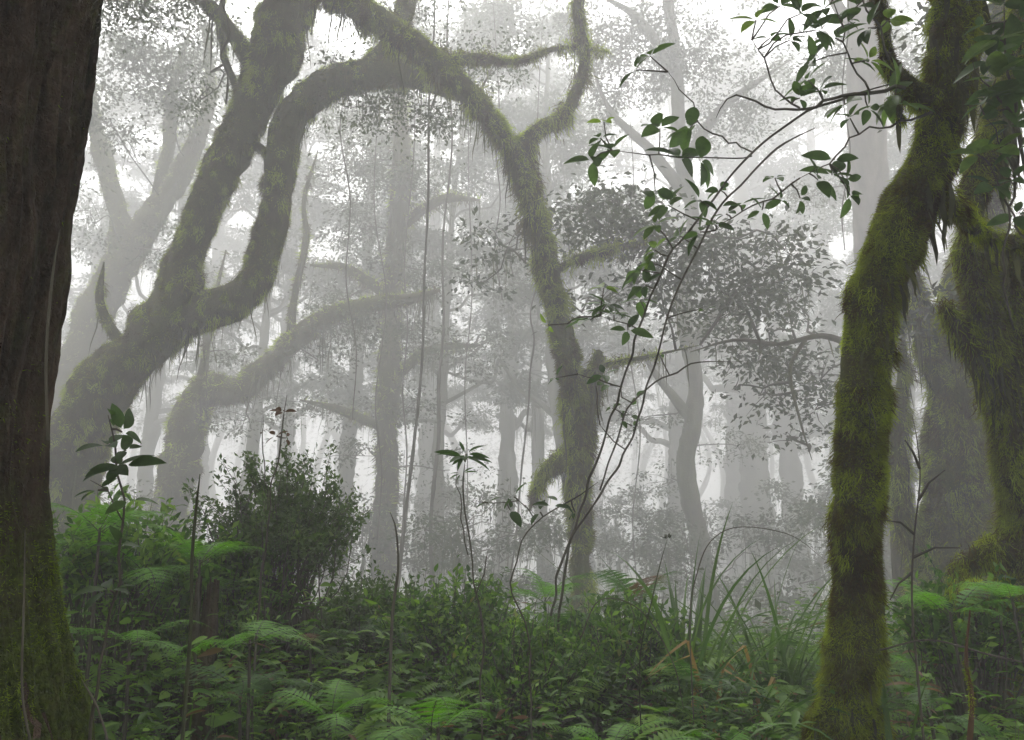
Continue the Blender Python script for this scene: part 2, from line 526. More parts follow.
# near-left trunk -------------------------------------------------------------
def build_left_trunk():
    d = 2.9
    rng = np.random.default_rng(3)
    main = [(-44, 760, 108), (-47, 690, 97), (-50, 600, 86), (-50, 480, 75), (-45, 330, 79), (-38, 180, 87), (-26, 40, 93), (-16, -80, 95), (-4, -300, 92), (14, -700, 86), (28, -1300, 76)]
    pts, rad = px_path(main, d, True)
    base = pts[0].copy(); base[2] = gz(base[0], base[1])
    root = thing('bark_tree', base, 'thick dark trunk with shredding brown bark at the left edge', 'tree')

    def tf(V):
        z = V[:, 2]
        side = np.clip((V[:, 0] - V[:, 0].mean()) * 2, -1, 1)
        return np.clip(1.15 - (z - 1.15) * 1.6 + .5 * fbm(V * 3, 3), 0, 1) * .9 + .12 * (fbm(V * 5, 2) > .35)
    mb = MB()
    V, Q, c, r = tube(mb, pts, rad, 420, .015, .03, 6, lump=.08, ridges=.15, tint=tf, seed=2)
    mb.build('trunk', M['bark_near'], root)
    # loose bark strips standing off the edge
    mb = MB()
    for k in range(90):
        i = rng.integers(int(len(c) * .12), int(len(c) * .55))
        a = rng.random() * 6.28
        n_ = norm(np.array([math.cos(a), math.sin(a), 0]))
        L = .15 + .45 * rng.random(); w = .003 + .009 * rng.random()
        t = np.linspace(0, 1, 7)
        side = np.cross(n_, Z)
        idx = np.clip(i - (t * L / .03).astype(int), 0, len(c) - 1)
        cc = c[idx] + n_ * (r[idx][:, None] * 1.0 + .006 + .022 * (t[:, None] ** 2) * rng.random())
        off = rng.normal(size=(7, 1)) * .003
        V2 = np.vstack([cc - side * w + off, cc + side * w + off, cc + n_ * .006])
        f = [np.stack([np.arange(6), np.arange(6) + 14, np.arange(6) + 15, np.arange(6) + 1], 1), np.stack([np.arange(6) + 14, np.arange(6) + 7, np.arange(6) + 8, np.arange(6) + 15], 1)]
        mb = MB(); mb.add(V2, f, .02)
        mb.build('bark_strip', M['bark_near'], root)
    mb = MB()
    w = lambda A: (.002 + sstep(1.9, 1.35, A[:, 2] + .15 * fbm(A * 3, 2))) * np.clip(.8 + 1.1 * fbm(A * 4, 2), .03, 1.5) * (.15 + sstep(-1.06, -.88, A[:, 0])) * (A[:, 2] < 3)
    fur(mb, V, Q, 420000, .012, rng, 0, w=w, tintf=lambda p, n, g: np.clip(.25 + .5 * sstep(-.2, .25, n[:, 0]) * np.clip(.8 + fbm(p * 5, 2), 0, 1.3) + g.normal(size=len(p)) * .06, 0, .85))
    mb.build('moss', M['fur_bright'], root, smooth=False)
    # small creepers on the bark
    for ro in ([(30, 740, 1.2), (22, 690, 1.1), (24, 600, 1), (25, 530, .8)], [(48, 440, 1.4), (46, 360, 1.4), (52, 280, 1.3), (60, 230, 1.)]):
        lp, lr = px_path(ro, d - .36)
        m2 = MB(); tube(m2, lp, lr, 6, .04, tint=.9); m2.build('creeper', M['twig'], root)


build_left_trunk()

# right mossy trunk -----------------------------------------------------------
mossy_r = [(846, 775, 50), (850, 700, 33), (855, 640, 26), (858, 590, 22), (857, 520, 23), (861, 450, 23), (867, 380, 20), (873, 310, 22),
           (887, 258, 26), (907, 212, 27), (930, 165, 25), (946, 110, 23), (954, 40, 26), (957, -40, 24), (955, -150, 27), (940, -350, 26), (960, -600, 22), (950, -900, 15)]
TB = tree('mossy_tree', 'crooked trunk thickly furred with green moss, right foreground', 4.4, mossy_r,
          limbs=[[(930, 195, 10), (952, 206, 10, 4.5), (975, 228, 9, 4.7), (1000, 242, 8, 4.9), (1040, 230, 7, 5.1), (1100, 150, 6, 5.3)],
                 [(935, 105, 10), (905, 85, 9), (889, 60, 6), (882, 20, 5), (866, -30, 4), (850, -90, 3)],
                 [(905, 88, 5), (896, 106, 4, 4.3), (906, 124, 2.5, 4.3)]],
          masses=[(900, -420, 150, 90, 5.0, 26, 60), (1050, -330, 160, 90, 4.6, 26, 60)],
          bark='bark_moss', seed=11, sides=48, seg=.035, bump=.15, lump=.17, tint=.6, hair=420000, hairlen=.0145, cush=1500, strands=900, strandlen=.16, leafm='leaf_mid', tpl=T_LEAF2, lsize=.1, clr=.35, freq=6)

tree('mossy_tree', 'dark tangled mossy trunk leaning out at the right edge', 5.8,
     [(1046, 730, 28), (1038, 640, 23), (1030, 560, 20), (1019, 480, 17), (1005, 410, 15), (988, 340, 16), (976, 280, 13), (972, 215, 10), (988, 140, 9), (1015, 60, 11), (1030, -60, 10), (1060, -300, 8)],
     limbs=[[(990, 350, 14), (965, 335, 11), (950, 318, 7), (945, 305, 3)],
            [(1000, 400, 17), (1008, 330, 16), (1016, 270, 13), (1040, 200, 9)],
            [(1020, 560, 14), (990, 555, 11), (965, 565, 8), (948, 585, 4)],
            [(1022, 590, 15), (1000, 600, 12, 5.6), (975, 590, 8, 5.5), (958, 598, 4, 5.4)]],
     masses=[(1080, -250, 160, 100, 6.2, 22, 60)],
     bark='bark_moss', seed=12, sides=32, seg=.05, bump=.16, lump=.22, tint=.6, hair=220000, hairlen=.023, cush=900, strands=3600, strandlen=.34, leafm='leaf_mid', tpl=T_LEAF2, lsize=.1, clr=.35, freq=5)

tree('mossy_tree', 'broad hazy green trunk behind the dark leaning one on the right', 8.6,
     [(950, 640, 44), (954, 560, 36), (960, 480, 31), (960, 420, 28), (968, 350, 25), (962, 300, 22), (976, 250, 18), (988, 180, 15), (996, 90, 13), (1012, -40, 12), (1030, -300, 9)],
     limbs=[[(950, 400, 14), (930, 350, 11), (915, 300, 9), (908, 250, 7), (915, 190, 5)], [(930, 560, 12), (905, 520, 9), (898, 440, 7), (903, 370, 5), (898, 300, 4)]],
     masses=[(950, 60, 60, 60, 8.9, 12, 50), (1040, 40, 90, 90, 8.6, 22, 60), (930, 310, 30, 22, 8.4, 6, 40), (1000, -160, 160, 90, 8.6, 26, 60)],
     bark='bark_moss', seed=13, sides=26, seg=.09, bump=.14, lump=.18, tint=.85, hair=150000, hairlen=.05, cush=600, hairmat='fur', strands=3600, strandlen=.7, leafm='leaf_mid', tpl=T_FAR, lsize=.12, clr=.4, freq=4)

tree('straight_tree', 'tall straight pale grey trunk rising just left of the crooked mossy one', 15.5,
     [(900, 700, 27), (893, 520, 22), (884, 380, 20), (874, 250, 18), (867, 130, 18), (866, 0, 18), (868, -150, 16), (872, -500, 12)],
     limbs=[[(868, 60, 8), (840, 10, 6), (800, -60, 4)], [(870, 20, 8), (905, -30, 6), (960, -80, 4)]],
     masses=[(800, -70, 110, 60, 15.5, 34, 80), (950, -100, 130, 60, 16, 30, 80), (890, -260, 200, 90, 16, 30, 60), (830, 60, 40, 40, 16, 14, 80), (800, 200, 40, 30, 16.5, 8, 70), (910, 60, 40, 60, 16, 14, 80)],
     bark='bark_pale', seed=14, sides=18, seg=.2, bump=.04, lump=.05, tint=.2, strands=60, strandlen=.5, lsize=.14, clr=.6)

# middle mossy tree -------------------------------------------------------------
tree('fork_tree', 'slim shaggy tree with a high fork in the centre of the clearing', 9.9,
     [(583, 640, 13), (582, 580, 9), (580, 520, 9.5), (579, 460, 12), (574, 400, 12), (566, 350, 10.5), (556, 310, 11), (547, 265, 9.5), (536, 220, 10), (525, 180, 10.5), (510, 148, 9),
      (483, 112, 10), (445, 72, 11), (400, 36, 12), (352, 6, 12), (310, -20, 11), (230, -120, 9), (180, -260, 6)],
     limbs=[[(520, 165, 10), (527, 142, 8), (543, 127, 7), (563, 117, 6), (576, 92, 6), (585, 55, 5), (577, 5, 4), (590, -60, 4), (560, -140, 2)],
            [(582, 455, 8), (590, 412, 6), (594, 382, 5.5), (598, 356, 5), (599, 351, 12)],
            [(580, 462, 8), (562, 461, 7), (546, 472, 6), (536, 490, 4), (530, 510, 2)],
            [(440, 70, 7), (470, 58, 5), (515, 62, 3.4), (560, 48, 2.4), (610, 52, 1.2)],
            [(548, 275, 4.5), (580, 258, 3.6), (625, 246, 2.6), (680, 232, 1.6)],
            [(572, 380, 3), (600, 366, 2), (650, 356, 1.6), (700, 345, 1.2)]],
     masses=[(590, 205, 50, 36, 10.5, 18, 28), (640, 235, 67, 40, 10.2, 29, 29), (700, 250, 61, 40, 10.0, 25, 29), (760, 270, 56, 40, 9.8, 25, 29), (505, 250, 50, 38, 11.2, 16, 22),
             (600, 300, 44, 21, 10.4, 8, 17), (480, 285, 38, 24, 11.4, 6, 16), (660, 285, 56, 31, 10.0, 16, 28), (730, 300, 50, 31, 9.8, 16, 28), (620, 205, 44, 28, 10.2, 13, 26), (555, 225, 33, 24, 10.8, 8, 19), (785, 250, 38, 28, 9.8, 11, 26)],
     seed=21, sides=24, seg=.08, bump=.24, lump=.2, tint=.8, hair=110000, hairlen=.06, cush=500, hairmat='fur', strands=2000, strandlen=.6, leafm='leaf_mid', lsize=.135, clr=.5, beardp=.1, freq=4, bark='bark_moss')

tree('drooping_tree', 'dark small leaved boughs drooping left of the crooked mossy trunk', 10.0,
     [(905, 690, 9), (900, 560, 8), (893, 470, 8), (884, 400, 6), (862, 356, 4), (825, 336, 3), (780, 344, 2.4), (735, 340, 1.8), (690, 352, 1.2)],
     limbs=[[(806, 338, 2.2), (790, 370, 1.8), (800, 420, 1.4), (812, 460, 1)], [(760, 342, 1.8), (744, 304, 1.4), (722, 270, 1)]],
     masses=[(790, 300, 44, 33, 10.8, 12, 20), (745, 345, 56, 31, 10.7, 14, 20), (790, 370, 50, 31, 10.6, 14, 20), (760, 395, 44, 26, 10.7, 8, 20), (815, 410, 33, 30, 10.6, 8, 20), (795, 440, 35, 16, 10.6, 4, 15),
             (735, 390, 24, 19, 10.8, 3, 12), (765, 345, 67, 36, 10.7, 14, 20), (710, 320, 44, 26, 10.9, 8, 17), (820, 380, 29, 36, 10.6, 8, 20)],
     seed=22, sides=10, seg=.15, bump=.1, lump=.1, tint=.4, strands=150, strandlen=.3, leafm='leaf_mid', lsize=.135, clr=.42, beardp=.03, bark='bark_moss')

# huge leaning tree left ----------------------------------------------------------
G1 = [(58, 590, 31.7), (62, 520, 24.6), (74, 455, 27.3), (104, 385, 27.3), (146, 342, 24.6), (176, 303, 23.8), (185, 258, 16.7), (207, 200, 17.6), (237, 140, 19.4), (266, 75, 22.0), (292, 0, 22.9), (318, -70, 22.9), (330, -200, 19.4), (300, -420, 11.4)]
tree('leaning_tree', 'massive leaning mossy tree dividing into two great limbs on the left', 11.0, G1,
     limbs=[[(160, 326, 19.4), (198, 312, 20.2), (232, 302, 19.4), (256, 284, 17.6), (264, 256, 15.8), (274, 214, 15.0), (282, 168, 15.0), (290, 125, 15.0), (318, 90, 15.0), (360, 74, 15.0), (405, 74, 12.3), (440, 88, 7.9), (462, 96, 4.4), (480, 92, 1.8)],
            [(366, 72, 11.4), (392, 42, 10.6), (408, 0, 9.7), (418, -60, 8.8), (400, -160, 7.0)],
            [(262, 82, 9.7), (230, 30, 7.0), (190, -10, 5.3), (120, -50, 4.4)],
            [(250, 110, 4.4), (225, 60, 3.5), (222, 10, 2.6), (228, -40, 1.8)],
            [(240, 140, 7.0), (262, 150, 4.4), (272, 168, 1.8)], [(130, 356, 7.0), (112, 330, 5.3), (100, 300, 4.4), (104, 262, 2.6)]],
     masses=[(420, 60, 60, 30, 11.4, 16, 84), (500, 60, 60, 26, 11.6, 9, 70), (400, 0, 60, 35, 11.8, 16, 84), (200, -40, 120, 50, 11, 24, 98), (330, -110, 160, 60, 11, 30, 98), (110, -10, 60, 35, 10.6, 12, 84),
             (370, 105, 45, 20, 11.2, 8, 84), (430, 115, 40, 22, 11.4, 9, 84), (200, 100, 28, 26, 11.6, 5, 70), (330, 60, 30, 14, 10.8, 4, 56)],
     seed=31, sides=44, seg=.09, bump=.17, lump=.16, tint=.55, hair=190000, hairlen=.05, cush=600, hairmat='fur', strands=3200, strandlen=.75, bark='bark_moss', lsize=.095, clr=.5, freq=3)

tree('forked_tree', 'hazy forked tree glimpsed between the bark trunk and the leaning tree', 17.5,
     [(60, 560, 24), (66, 420, 20), (82, 350, 17), (104, 295, 16), (124, 258, 15), (150, 220, 12), (176, 180, 10), (196, 140, 8), (210, 90, 6), (205, 20, 4)],
     limbs=[[(122, 262, 12), (118, 215, 10), (104, 160, 9), (92, 110, 8), (84, 60, 6), (90, 0, 4)], [(150, 222, 7), (168, 150, 6), (172, 90, 5), (190, 30, 3)]],
     masses=[(130, 60, 60, 45, 15.5, 24, 80), (185, 70, 40, 45, 15.5, 16, 80), (90, 210, 30, 40, 16, 7, 55), (150, 20, 90, 40, 16, 30, 80), (110, 120, 45, 30, 15, 10, 70), (170, 110, 40, 30, 16, 10, 70), (140, -40, 100, 40, 16, 26, 80), (160, 250, 40, 24, 16, 6, 60)],
     seed=32, sides=16, seg=.15, bump=.2, lump=.2, tint=.6, hair=36000, hairlen=.11, strands=1800, strandlen=.8, lsize=.14, clr=.7, bark='bark_moss')

tree('bent_tree', 'hazy tree bent sharply right under the great leaning limb', 15.0,
     [(160, 590, 24), (167, 520, 19), (180, 460, 17), (192, 410, 15), (206, 386, 14), (236, 392, 13), (262, 372, 12), (290, 345, 11), (325, 318, 9), (365, 305, 8), (405, 300, 6), (440, 290, 4)],
     limbs=[[(200, 392, 6), (206, 350, 4), (212, 310, 3), (226, 250, 2)], [(290, 345, 5), (294, 300, 4), (306, 240, 3), (304, 200, 2.4), (318, 150, 1.6)]],
     masses=[(340, 325, 55, 22, 15, 12, 60), (400, 330, 50, 30, 15.3, 12, 60), (250, 420, 50, 20, 14.6, 6, 45), (318, 360, 40, 20, 15, 6, 50), (225, 350, 30, 20, 15, 4, 40)],
     seed=33, sides=18, seg=.12, bump=.2, lump=.2, tint=.6, hair=40000, hairlen=.11, strands=3000, strandlen=.9, lsize=.13, clr=.6, bark='bark_moss')

tree('layered_tree', 'grey tree with drooping leafy tiers left of the fork tree', 17.0,
     [(384, 660, 17), (383, 560, 13), (386, 480, 12), (388, 400, 11), (392, 320, 11), (396, 240, 10), (402, 160, 9), (398, 80, 8), (405, 0, 6), (400, -100, 4)],
     limbs=[[(390, 380, 6), (430, 350, 5), (480, 345, 3)], [(392, 300, 6), (350, 270, 5), (310, 265, 3)], [(396, 230, 6), (440, 200, 5), (480, 200, 3)], [(388, 430, 6), (340, 410, 4), (300, 400, 3)]],
     masses=[(370, 160, 50, 40, 17, 18, 75), (420, 190, 50, 45, 17, 18, 75), (360, 230, 50, 40, 17, 16, 75), (430, 270, 50, 35, 17, 16, 75), (350, 120, 45, 30, 17.3, 12, 70),
             (470, 350, 45, 25, 16.8, 12, 60), (340, 300, 50, 22, 16.8, 10, 60), (420, 410, 45, 28, 17, 10, 60), (310, 410, 55, 16, 16.5, 8, 60), (345, 455, 50, 18, 16.8, 7, 60), (450, 470, 45, 28, 17.4, 7, 60)],
     seed=34, sides=14, seg=.15, bump=.2, lump=.2, tint=.5, hair=14000, hairlen=.18, strands=3000, strandlen=1.2, lsize=.15, clr=.7, bark='bark_moss')

tree('misty_tree', 'tall soft grey tree whose crown spreads across the top right of centre', 17,
     [(712, 640, 12), (704, 560, 9), (686, 470, 9), (696, 390, 8), (684, 310, 8), (694, 230, 7), (680, 150, 7), (676, 60, 6), (660, -40, 5), (640, -140, 3)],
     limbs=[[(686, 160, 6), (720, 110, 5), (760, 80, 3), (790, 60, 2)], [(690, 200, 6), (650, 150, 5), (610, 110, 3), (590, 60, 2)], [(672, 70, 6), (640, 20, 4), (590, -10, 2)], [(694, 340, 6), (730, 300, 4), (780, 280, 2)], [(692, 420, 6), (660, 380, 4), (640, 350, 2)]],
     masses=[(590, 40, 45, 35, 17, 24, 90), (640, 30, 45, 40, 17.5, 28, 90), (690, 50, 45, 40, 17, 28, 90), (650, -30, 90, 40, 17, 40, 90), (740, 110, 45, 30, 17, 20, 90), (770, 60, 30, 24, 17, 6, 50), (620, 95, 45, 24, 17.5, 16, 90),
             (560, -20, 60, 40, 17.5, 24, 90), (700, 140, 40, 22, 17, 8, 60), (500, 20, 40, 30, 18, 20, 90), (640, 420, 40, 20, 17, 6, 60), (740, 450, 40, 24, 17.5, 6, 60), (670, 480, 45, 24, 18, 7, 60)],
     seed=36, sides=14, seg=.2, bump=.12, lump=.18, tint=.4, strands=700, strandlen=1.0, lsize=.15, clr=.7, group='hazy trees in the distance')

# ------------------------------------------------------------------ background trees
ALLBG = []


def bg_tree(name, label, px, d, r_px, seed, bend=.10, lean=0., h=15., nmass=8, limb0=.3, py_base=560, spread=3.0, nleaf=60, clumps=11, group='hazy trees in the distance', lsize=.15, tall=True):
    rng = np.random.default_rng(seed)
    d = far(d); h = max(h, .74 * d + 6) if tall else h
    b = P(px, py_base, d); b[2] = gz(b[0], b[1])
    root = thing(name, b, label, 'tree', group)
    r0 = .74 * r_px * d / F_PX
    k = 13
    t = np.linspace(0, 1, k)
    pts = b + np.stack([lean * np.sin(t * 2) * h * .6 + np.cumsum(rng.normal(size=k)) * bend * 16 / k * (t > 0), np.cumsum(rng.normal(size=k)) * bend * 5 / k, t * h - .3 * (t == 0)], 1)
    rad = r0 * (1.25 - .95 * t); rad[0] *= 1.35
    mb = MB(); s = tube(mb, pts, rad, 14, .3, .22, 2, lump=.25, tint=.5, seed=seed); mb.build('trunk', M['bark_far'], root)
    mc = MB(); cen = [s[2]]; limb_c = []
    for j in range(nmass):
        tt = limb0 + (1 - limb0) * (j + rng.random()) / nmass
        i = min(int(tt * len(s[2])), len(s[2]) - 1)
        a = rng.random() * 6.28
        L = spread * (.5 + .7 * rng.random()) * (1.1 - .5 * tt)
        e = s[2][i] + np.array([math.cos(a) * L, math.sin(a) * L, L * (.1 + .5 * rng.random())])
        mid = wobble(s[2][i], e, 8, .055, rng, .05)
        ml = MB(); q = tube(ml, mid, np.linspace(s[3][i] * .42, s[3][i] * .06 + .01, 8), 7, .3, .15, 3, tint=.5, seed=seed + j); ml.build('limb', M['bark_far'], root)
        limb_c.append(q)
        rr = L * (.35 + .25 * rng.random())
        mass(mc, None, e, (rr * 1.1, rr * 1.1, rr * .55), clumps, nleaf, lsize, rng, T_FAR, .55, .05, beard=.35)
    top = s[2][-1]
    mass(mc, None, top, (1.6, 1.6, 1.2), clumps + 4, nleaf, lsize, rng, T_FAR, .6, .05)
    for q in limb_c: beard(mc, q[2], q[3], 60, 1.3, rng, 2)
    beard(mc, s[2], s[3], 260, 1.2, rng, 2)
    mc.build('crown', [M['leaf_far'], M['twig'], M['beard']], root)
    ALLBG.append((px, d))
    return root


BG = [
    # px, d, r_px, lean, h, label
    (437, 20, 8, .00, 15, 'thin upright hazy trunk just right of the layered grey tree'),
    (612, 19, 11, -.16, 13, 'short dim trunk leaning left behind the slim fork tree'),
    (757, 27, 19, .00, 16, 'stout fog grey trunk standing in the gap left of the crooked mossy trunk'),
    (803, 28, 15, -.02, 17, 'pale fog trunk seen between the stout hazy trunk and the mossy one'),
    (660, 28, 13, .08, 16, 'very faint trunk low in the fog right of the fork tree'),
    (545, 26, 10, -.05, 15, 'faint trunk showing just left of the base of the fork tree'),
    (490, 26, 12, .05, 17, 'broad faint trunk dissolving in fog centre left of the fork tree'),
    (330, 25, 12, .06, 16, 'hazy trunk rising behind the dense small leaved bush'),
    (275, 27, 12, -.03, 17, 'faint straight trunk left of the one behind the bush'),
    (232, 22, 9, .03, 15, 'hazy slender trunk right of the bent tree'),
    (132, 24, 11, .02, 16, 'hazy trunk below the great leaning limb, left of the bent tree'),
    (915, 21, 12, .02, 16, 'hazy trunk in the gap between the two mossy trunks on the right'),
    (1010, 26, 14, -.03, 17, 'hazy trunk behind the tangle at the right edge'),
    (30, 28, 14, .05, 16, 'hazy trunk mostly hidden by the bark trunk at left'),
    (420, 32, 14, .02, 19, 'nearly vanished trunk behind the layered grey tree'),
    (590, 33, 14, -.04, 19, 'nearly vanished trunk behind the fork tree'),
    (735, 34, 15, .03, 19, 'nearly vanished trunk left of the stout hazy trunk'),
    (850, 32, 15, .0, 19, 'nearly vanished trunk behind the crooked mossy trunk'),
    (190, 32, 15, .0, 19, 'nearly vanished trunk behind the bent tree'),
]
for i, (px, d, rp, ln, h, lab) in enumerate(BG):
    bg_tree('misty_tree', lab, px, d, rp, 100 + i, lean=ln, h=h, bend=.11 if d < 30 else .07, nmass=24, spread=3.8 + .11 * d, limb0=.36, lsize=.14 + .0045 * d, clumps=14)

YT = [
    (470, 14, 4.5, 'soft grey young tree with drooping boughs left of the fork tree base'),
    (350, 16, 5.5, 'soft grey young tree directly behind the dense small leaved bush'),
    (640, 18, 6.5, 'soft grey young tree right of the fork tree base'),
    (700, 15, 4.0, 'low soft grey young tree in front of the twisting fog grey trunk'),
    (555, 20, 7.5, 'pale young tree filling the gap left of the fork tree'),
    (240, 17, 6.0, 'soft grey young tree right of the bent tree base'),
    (120, 15, 5.5, 'soft grey young tree under the great leaning limb'),
    (820, 18, 7.0, 'pale young tree just left of the crooked mossy trunk'),
    (910, 14, 6.0, 'soft grey young tree right of the crooked mossy trunk'),
    (300, 22, 9.0, 'pale young tree with wide boughs above the dense small leaved bush'),
    (430, 23, 10., 'pale young tree with wide boughs behind the layered grey tree'),
    (760, 24, 9.5, 'pale young tree with wide boughs by the stout hazy trunk'),
    (610, 25, 11., 'palest young tree with wide boughs behind the fork tree'),
]
for i, (px, d, h, lab) in enumerate(YT):
    bg_tree('young_tree', lab, px, d, 5, 200 + i, lean=.05, h=h, bend=.14, nmass=9, spread=2.2 + .06 * d, limb0=.4, lsize=.11 + .003 * d, clumps=6, tall=False, group='young trees in the fog')

# trees added beside and behind the camera, their crowns shading the near fog ------------------------
CAN = [(-6.5, 4, 13, .35, 'side tree left of the bark trunk'), (7.5, 3, 13, .3, 'side tree beyond the right edge'), (-4, -4, 14, .3, 'tree behind and left of the viewer'),
       (4, -5, 14, .35, 'tree behind and right of the viewer'), (-9, 12, 14, .35, 'side tree beyond the leaning tree'), (11, 14, 15, .35, 'side tree beyond the mossy tangle'),
       (-2.8, .8, 12, .25, 'tree close at the left hand of the viewer'), (3.2, .6, 12, .25, 'tree close at the right hand of the viewer'), (-5.5, 7, 14, .3, 'tree hidden behind the bark trunk'), (7.2, 7.5, 14, .3, 'tree just outside the frame right of the tangle'),
       (0.6, -2.6, 13, .3, 'tree straight behind the viewer')]
for i, (x, y, h, rr, lab) in enumerate(CAN):
    rng = np.random.default_rng(300 + i)
    b = np.array([x, y, gz(x, y)])
    root = thing('shade_canopy_tree', b, lab + ', high leafy boughs added for shade', 'tree')
    pts = np.array([b - [0, 0, .3], b + [.2, .1, h * .3], b + [-.2, .3, h * .6], b + [.1, 0, h]])
    mb = MB(); s = tube(mb, pts, [rr * 1.4, rr, rr * .7, rr * .3], 14, .3, .1, 2, tint=.5, lump=.1); mb.build('trunk', M['bark_far'], root)
    mc = MB()
    for j in range(15):
        a = rng.random() * 6.28; L = 1.2 + 3.6 * rng.random()
        e = b + np.array([math.cos(a) * L, math.sin(a) * L, 0])
        zz = max(h * (.6 + .4 * rng.random()), (e[1] + 2.2) * .85 + 3.0)
        k = min(int(min(zz, h) / h * len(s[2]) * .9), len(s[2]) - 1)
        e[2] = b[2] + zz
        mass(mc, s[2][k], e, (2.1, 2.1, .7), 15, 80 if y < 6.5 else 130, .22 if y < 6.5 else .13, rng, T_FAR, .85, .06)
    mc.build('crown', [M['leaf_far'], M['twig'], M['beard']], root)

# ------------------------------------------------------------------ hanging vines
VINES = [
    ('thick vine hanging straight beside the layered grey tree', 10.5, [(398, 600, 4), (404, 520, 4), (412, 440, 3.5), (420, 360, 3), (424, 280, 2.6), (430, 200, 2.4), (428, 100, 2.2), (432, 20, 2), (430, -60, 2)]),
    ('thin vine hanging parallel to the thick one', 12.5, [(432, 590, 4.5), (430, 520, 4), (436, 440, 4), (438, 380, 3.5), (446, 330, 3), (442, 240, 2.4), (452, 140, 2), (448, 40, 2), (452, -60, 2)]),
    ('looping vine hanging left of the fork tree', 12.0, [(508, 600, 2.2), (518, 540, 2), (524, 470, 2), (530, 410, 2), (528, 370, 2), (536, 340, 2), (530, 310, 1.6), (545, 250, 1.4), (535, 150, 1.2), (540, 20, 1.2)]),
    ('fine vine dangling from the top above the leaning limb', 8.0, [(226, 104, 1.8), (225, 90, 2.2), (227, 72, 1.6), (223, 56, 2), (229, 38, 3), (225, 20, 1.6), (222, -10, 1.4), (224, -80, 1.4)]),
    ('slack vine curving down beneath the bent limb', 13.5, [(400, 560, 1.6), (402, 500, 1.6), (406, 450, 1.6), (404, 390, 1.5), (410, 330, 1.5), (407, 260, 1.4), (412, 150, 1.4), (416, 60, 1.4)]),
    ('hairline vine just right of the bent limb tip', 14.5, [(466, 560, 1.3), (470, 470, 1.3), (464, 380, 1.2), (470, 290, 1.2), (466, 160, 1.1), (470, 20, 1.1)]),
    ('hairline vine hanging before the layered grey trunk', 13.0, [(380, 540, 1.5), (384, 470, 1.3), (378, 400, 1.3), (384, 300, 1.2), (376, 200, 1.2), (384, 60, 1.1)]),
    ('kinked vine dropping from the great arching limb', 11.5, [(352, 420, 1), (356, 350, 1.4), (346, 280, 1.4), (352, 200, 1.4), (342, 130, 1.4), (346, 80, 1.4)]),
    ('short vine dropping beside the high fork', 12.5, [(500, 300, 1), (496, 250, 1.4), (502, 200, 1.4), (494, 150, 1.4), (498, 100, 1.2), (494, -20, 1.2)]),
    ('pale vine hanging in the gap right of the fork tree', 14.0, [(640, 600, 1.3), (632, 520, 1.3), (638, 430, 1.3), (630, 330, 1.2), (636, 200, 1.2), (628, 60, 1.1)]),
    ('dark vine hanging left of the pale straight trunk', 9.0, [(846, 250, .8), (842, 210, 1.2), (848, 150, 1.2), (840, 90, 1.2), (846, 20, 1.2), (842, -60, 1.2)]),
]
for lab, d, rows in VINES:
    pts, rad = px_path([(q[0] + 2.5 * math.sin(q[1] * .09), q[1], q[2] * .5) for q in rows], d + 1.5)
    b = pts[0].copy()
    mb = MB(); q = tube(mb, pts, rad, 8, .06, .2, 8, tint=.5, lump=.15)
    rng = np.random.default_rng(int(d * 10))
    beard(mb, q[2], q[3], 60, .14, rng, 1)
    o = mb.build('hanging_vine', [M['twig'], M['beard']], None, loc=[float(a) for a in b]); tag(o, lab, 'vine', 'vines hanging between the trees')
# looped side strand of the vine
exec_rng = np.random.default_rng(55)

# ------------------------------------------------------------------ broad leaved sprays in front


def whorl(mb, c, axis, n, size, rng, tpl=T_BROAD, mat=0, spread=.9, tint=None):
    axis = norm(axis)
    u = norm(np.cross(axis, [.31, .2, .9])); w = np.cross(axis, u)
    a = np.arange(n) * 2 * np.pi / n + rng.random() * 6 + rng.normal(size=n) * .25
    d = norm(axis * (1 - spread * .75) + spread * (u[None] * np.cos(a)[:, None] + w[None] * np.sin(a)[:, None]) + rng.normal(size=(n, 3)) * .15 + np.array([0, 0, -.2]))
    nr = norm(axis * .6 + np.array([0, -.35, .5]) + rng.normal(size=(n, 3)) * .38)
    t = np.clip(.15 + .5 * rng.random(n), 0, 1) if tint is None else tint
    scatter(mb, tpl, c + d * .012, d, nr, size * (.7 + .5 * rng.random(n)), t, mat)


STEM_FINE = .5


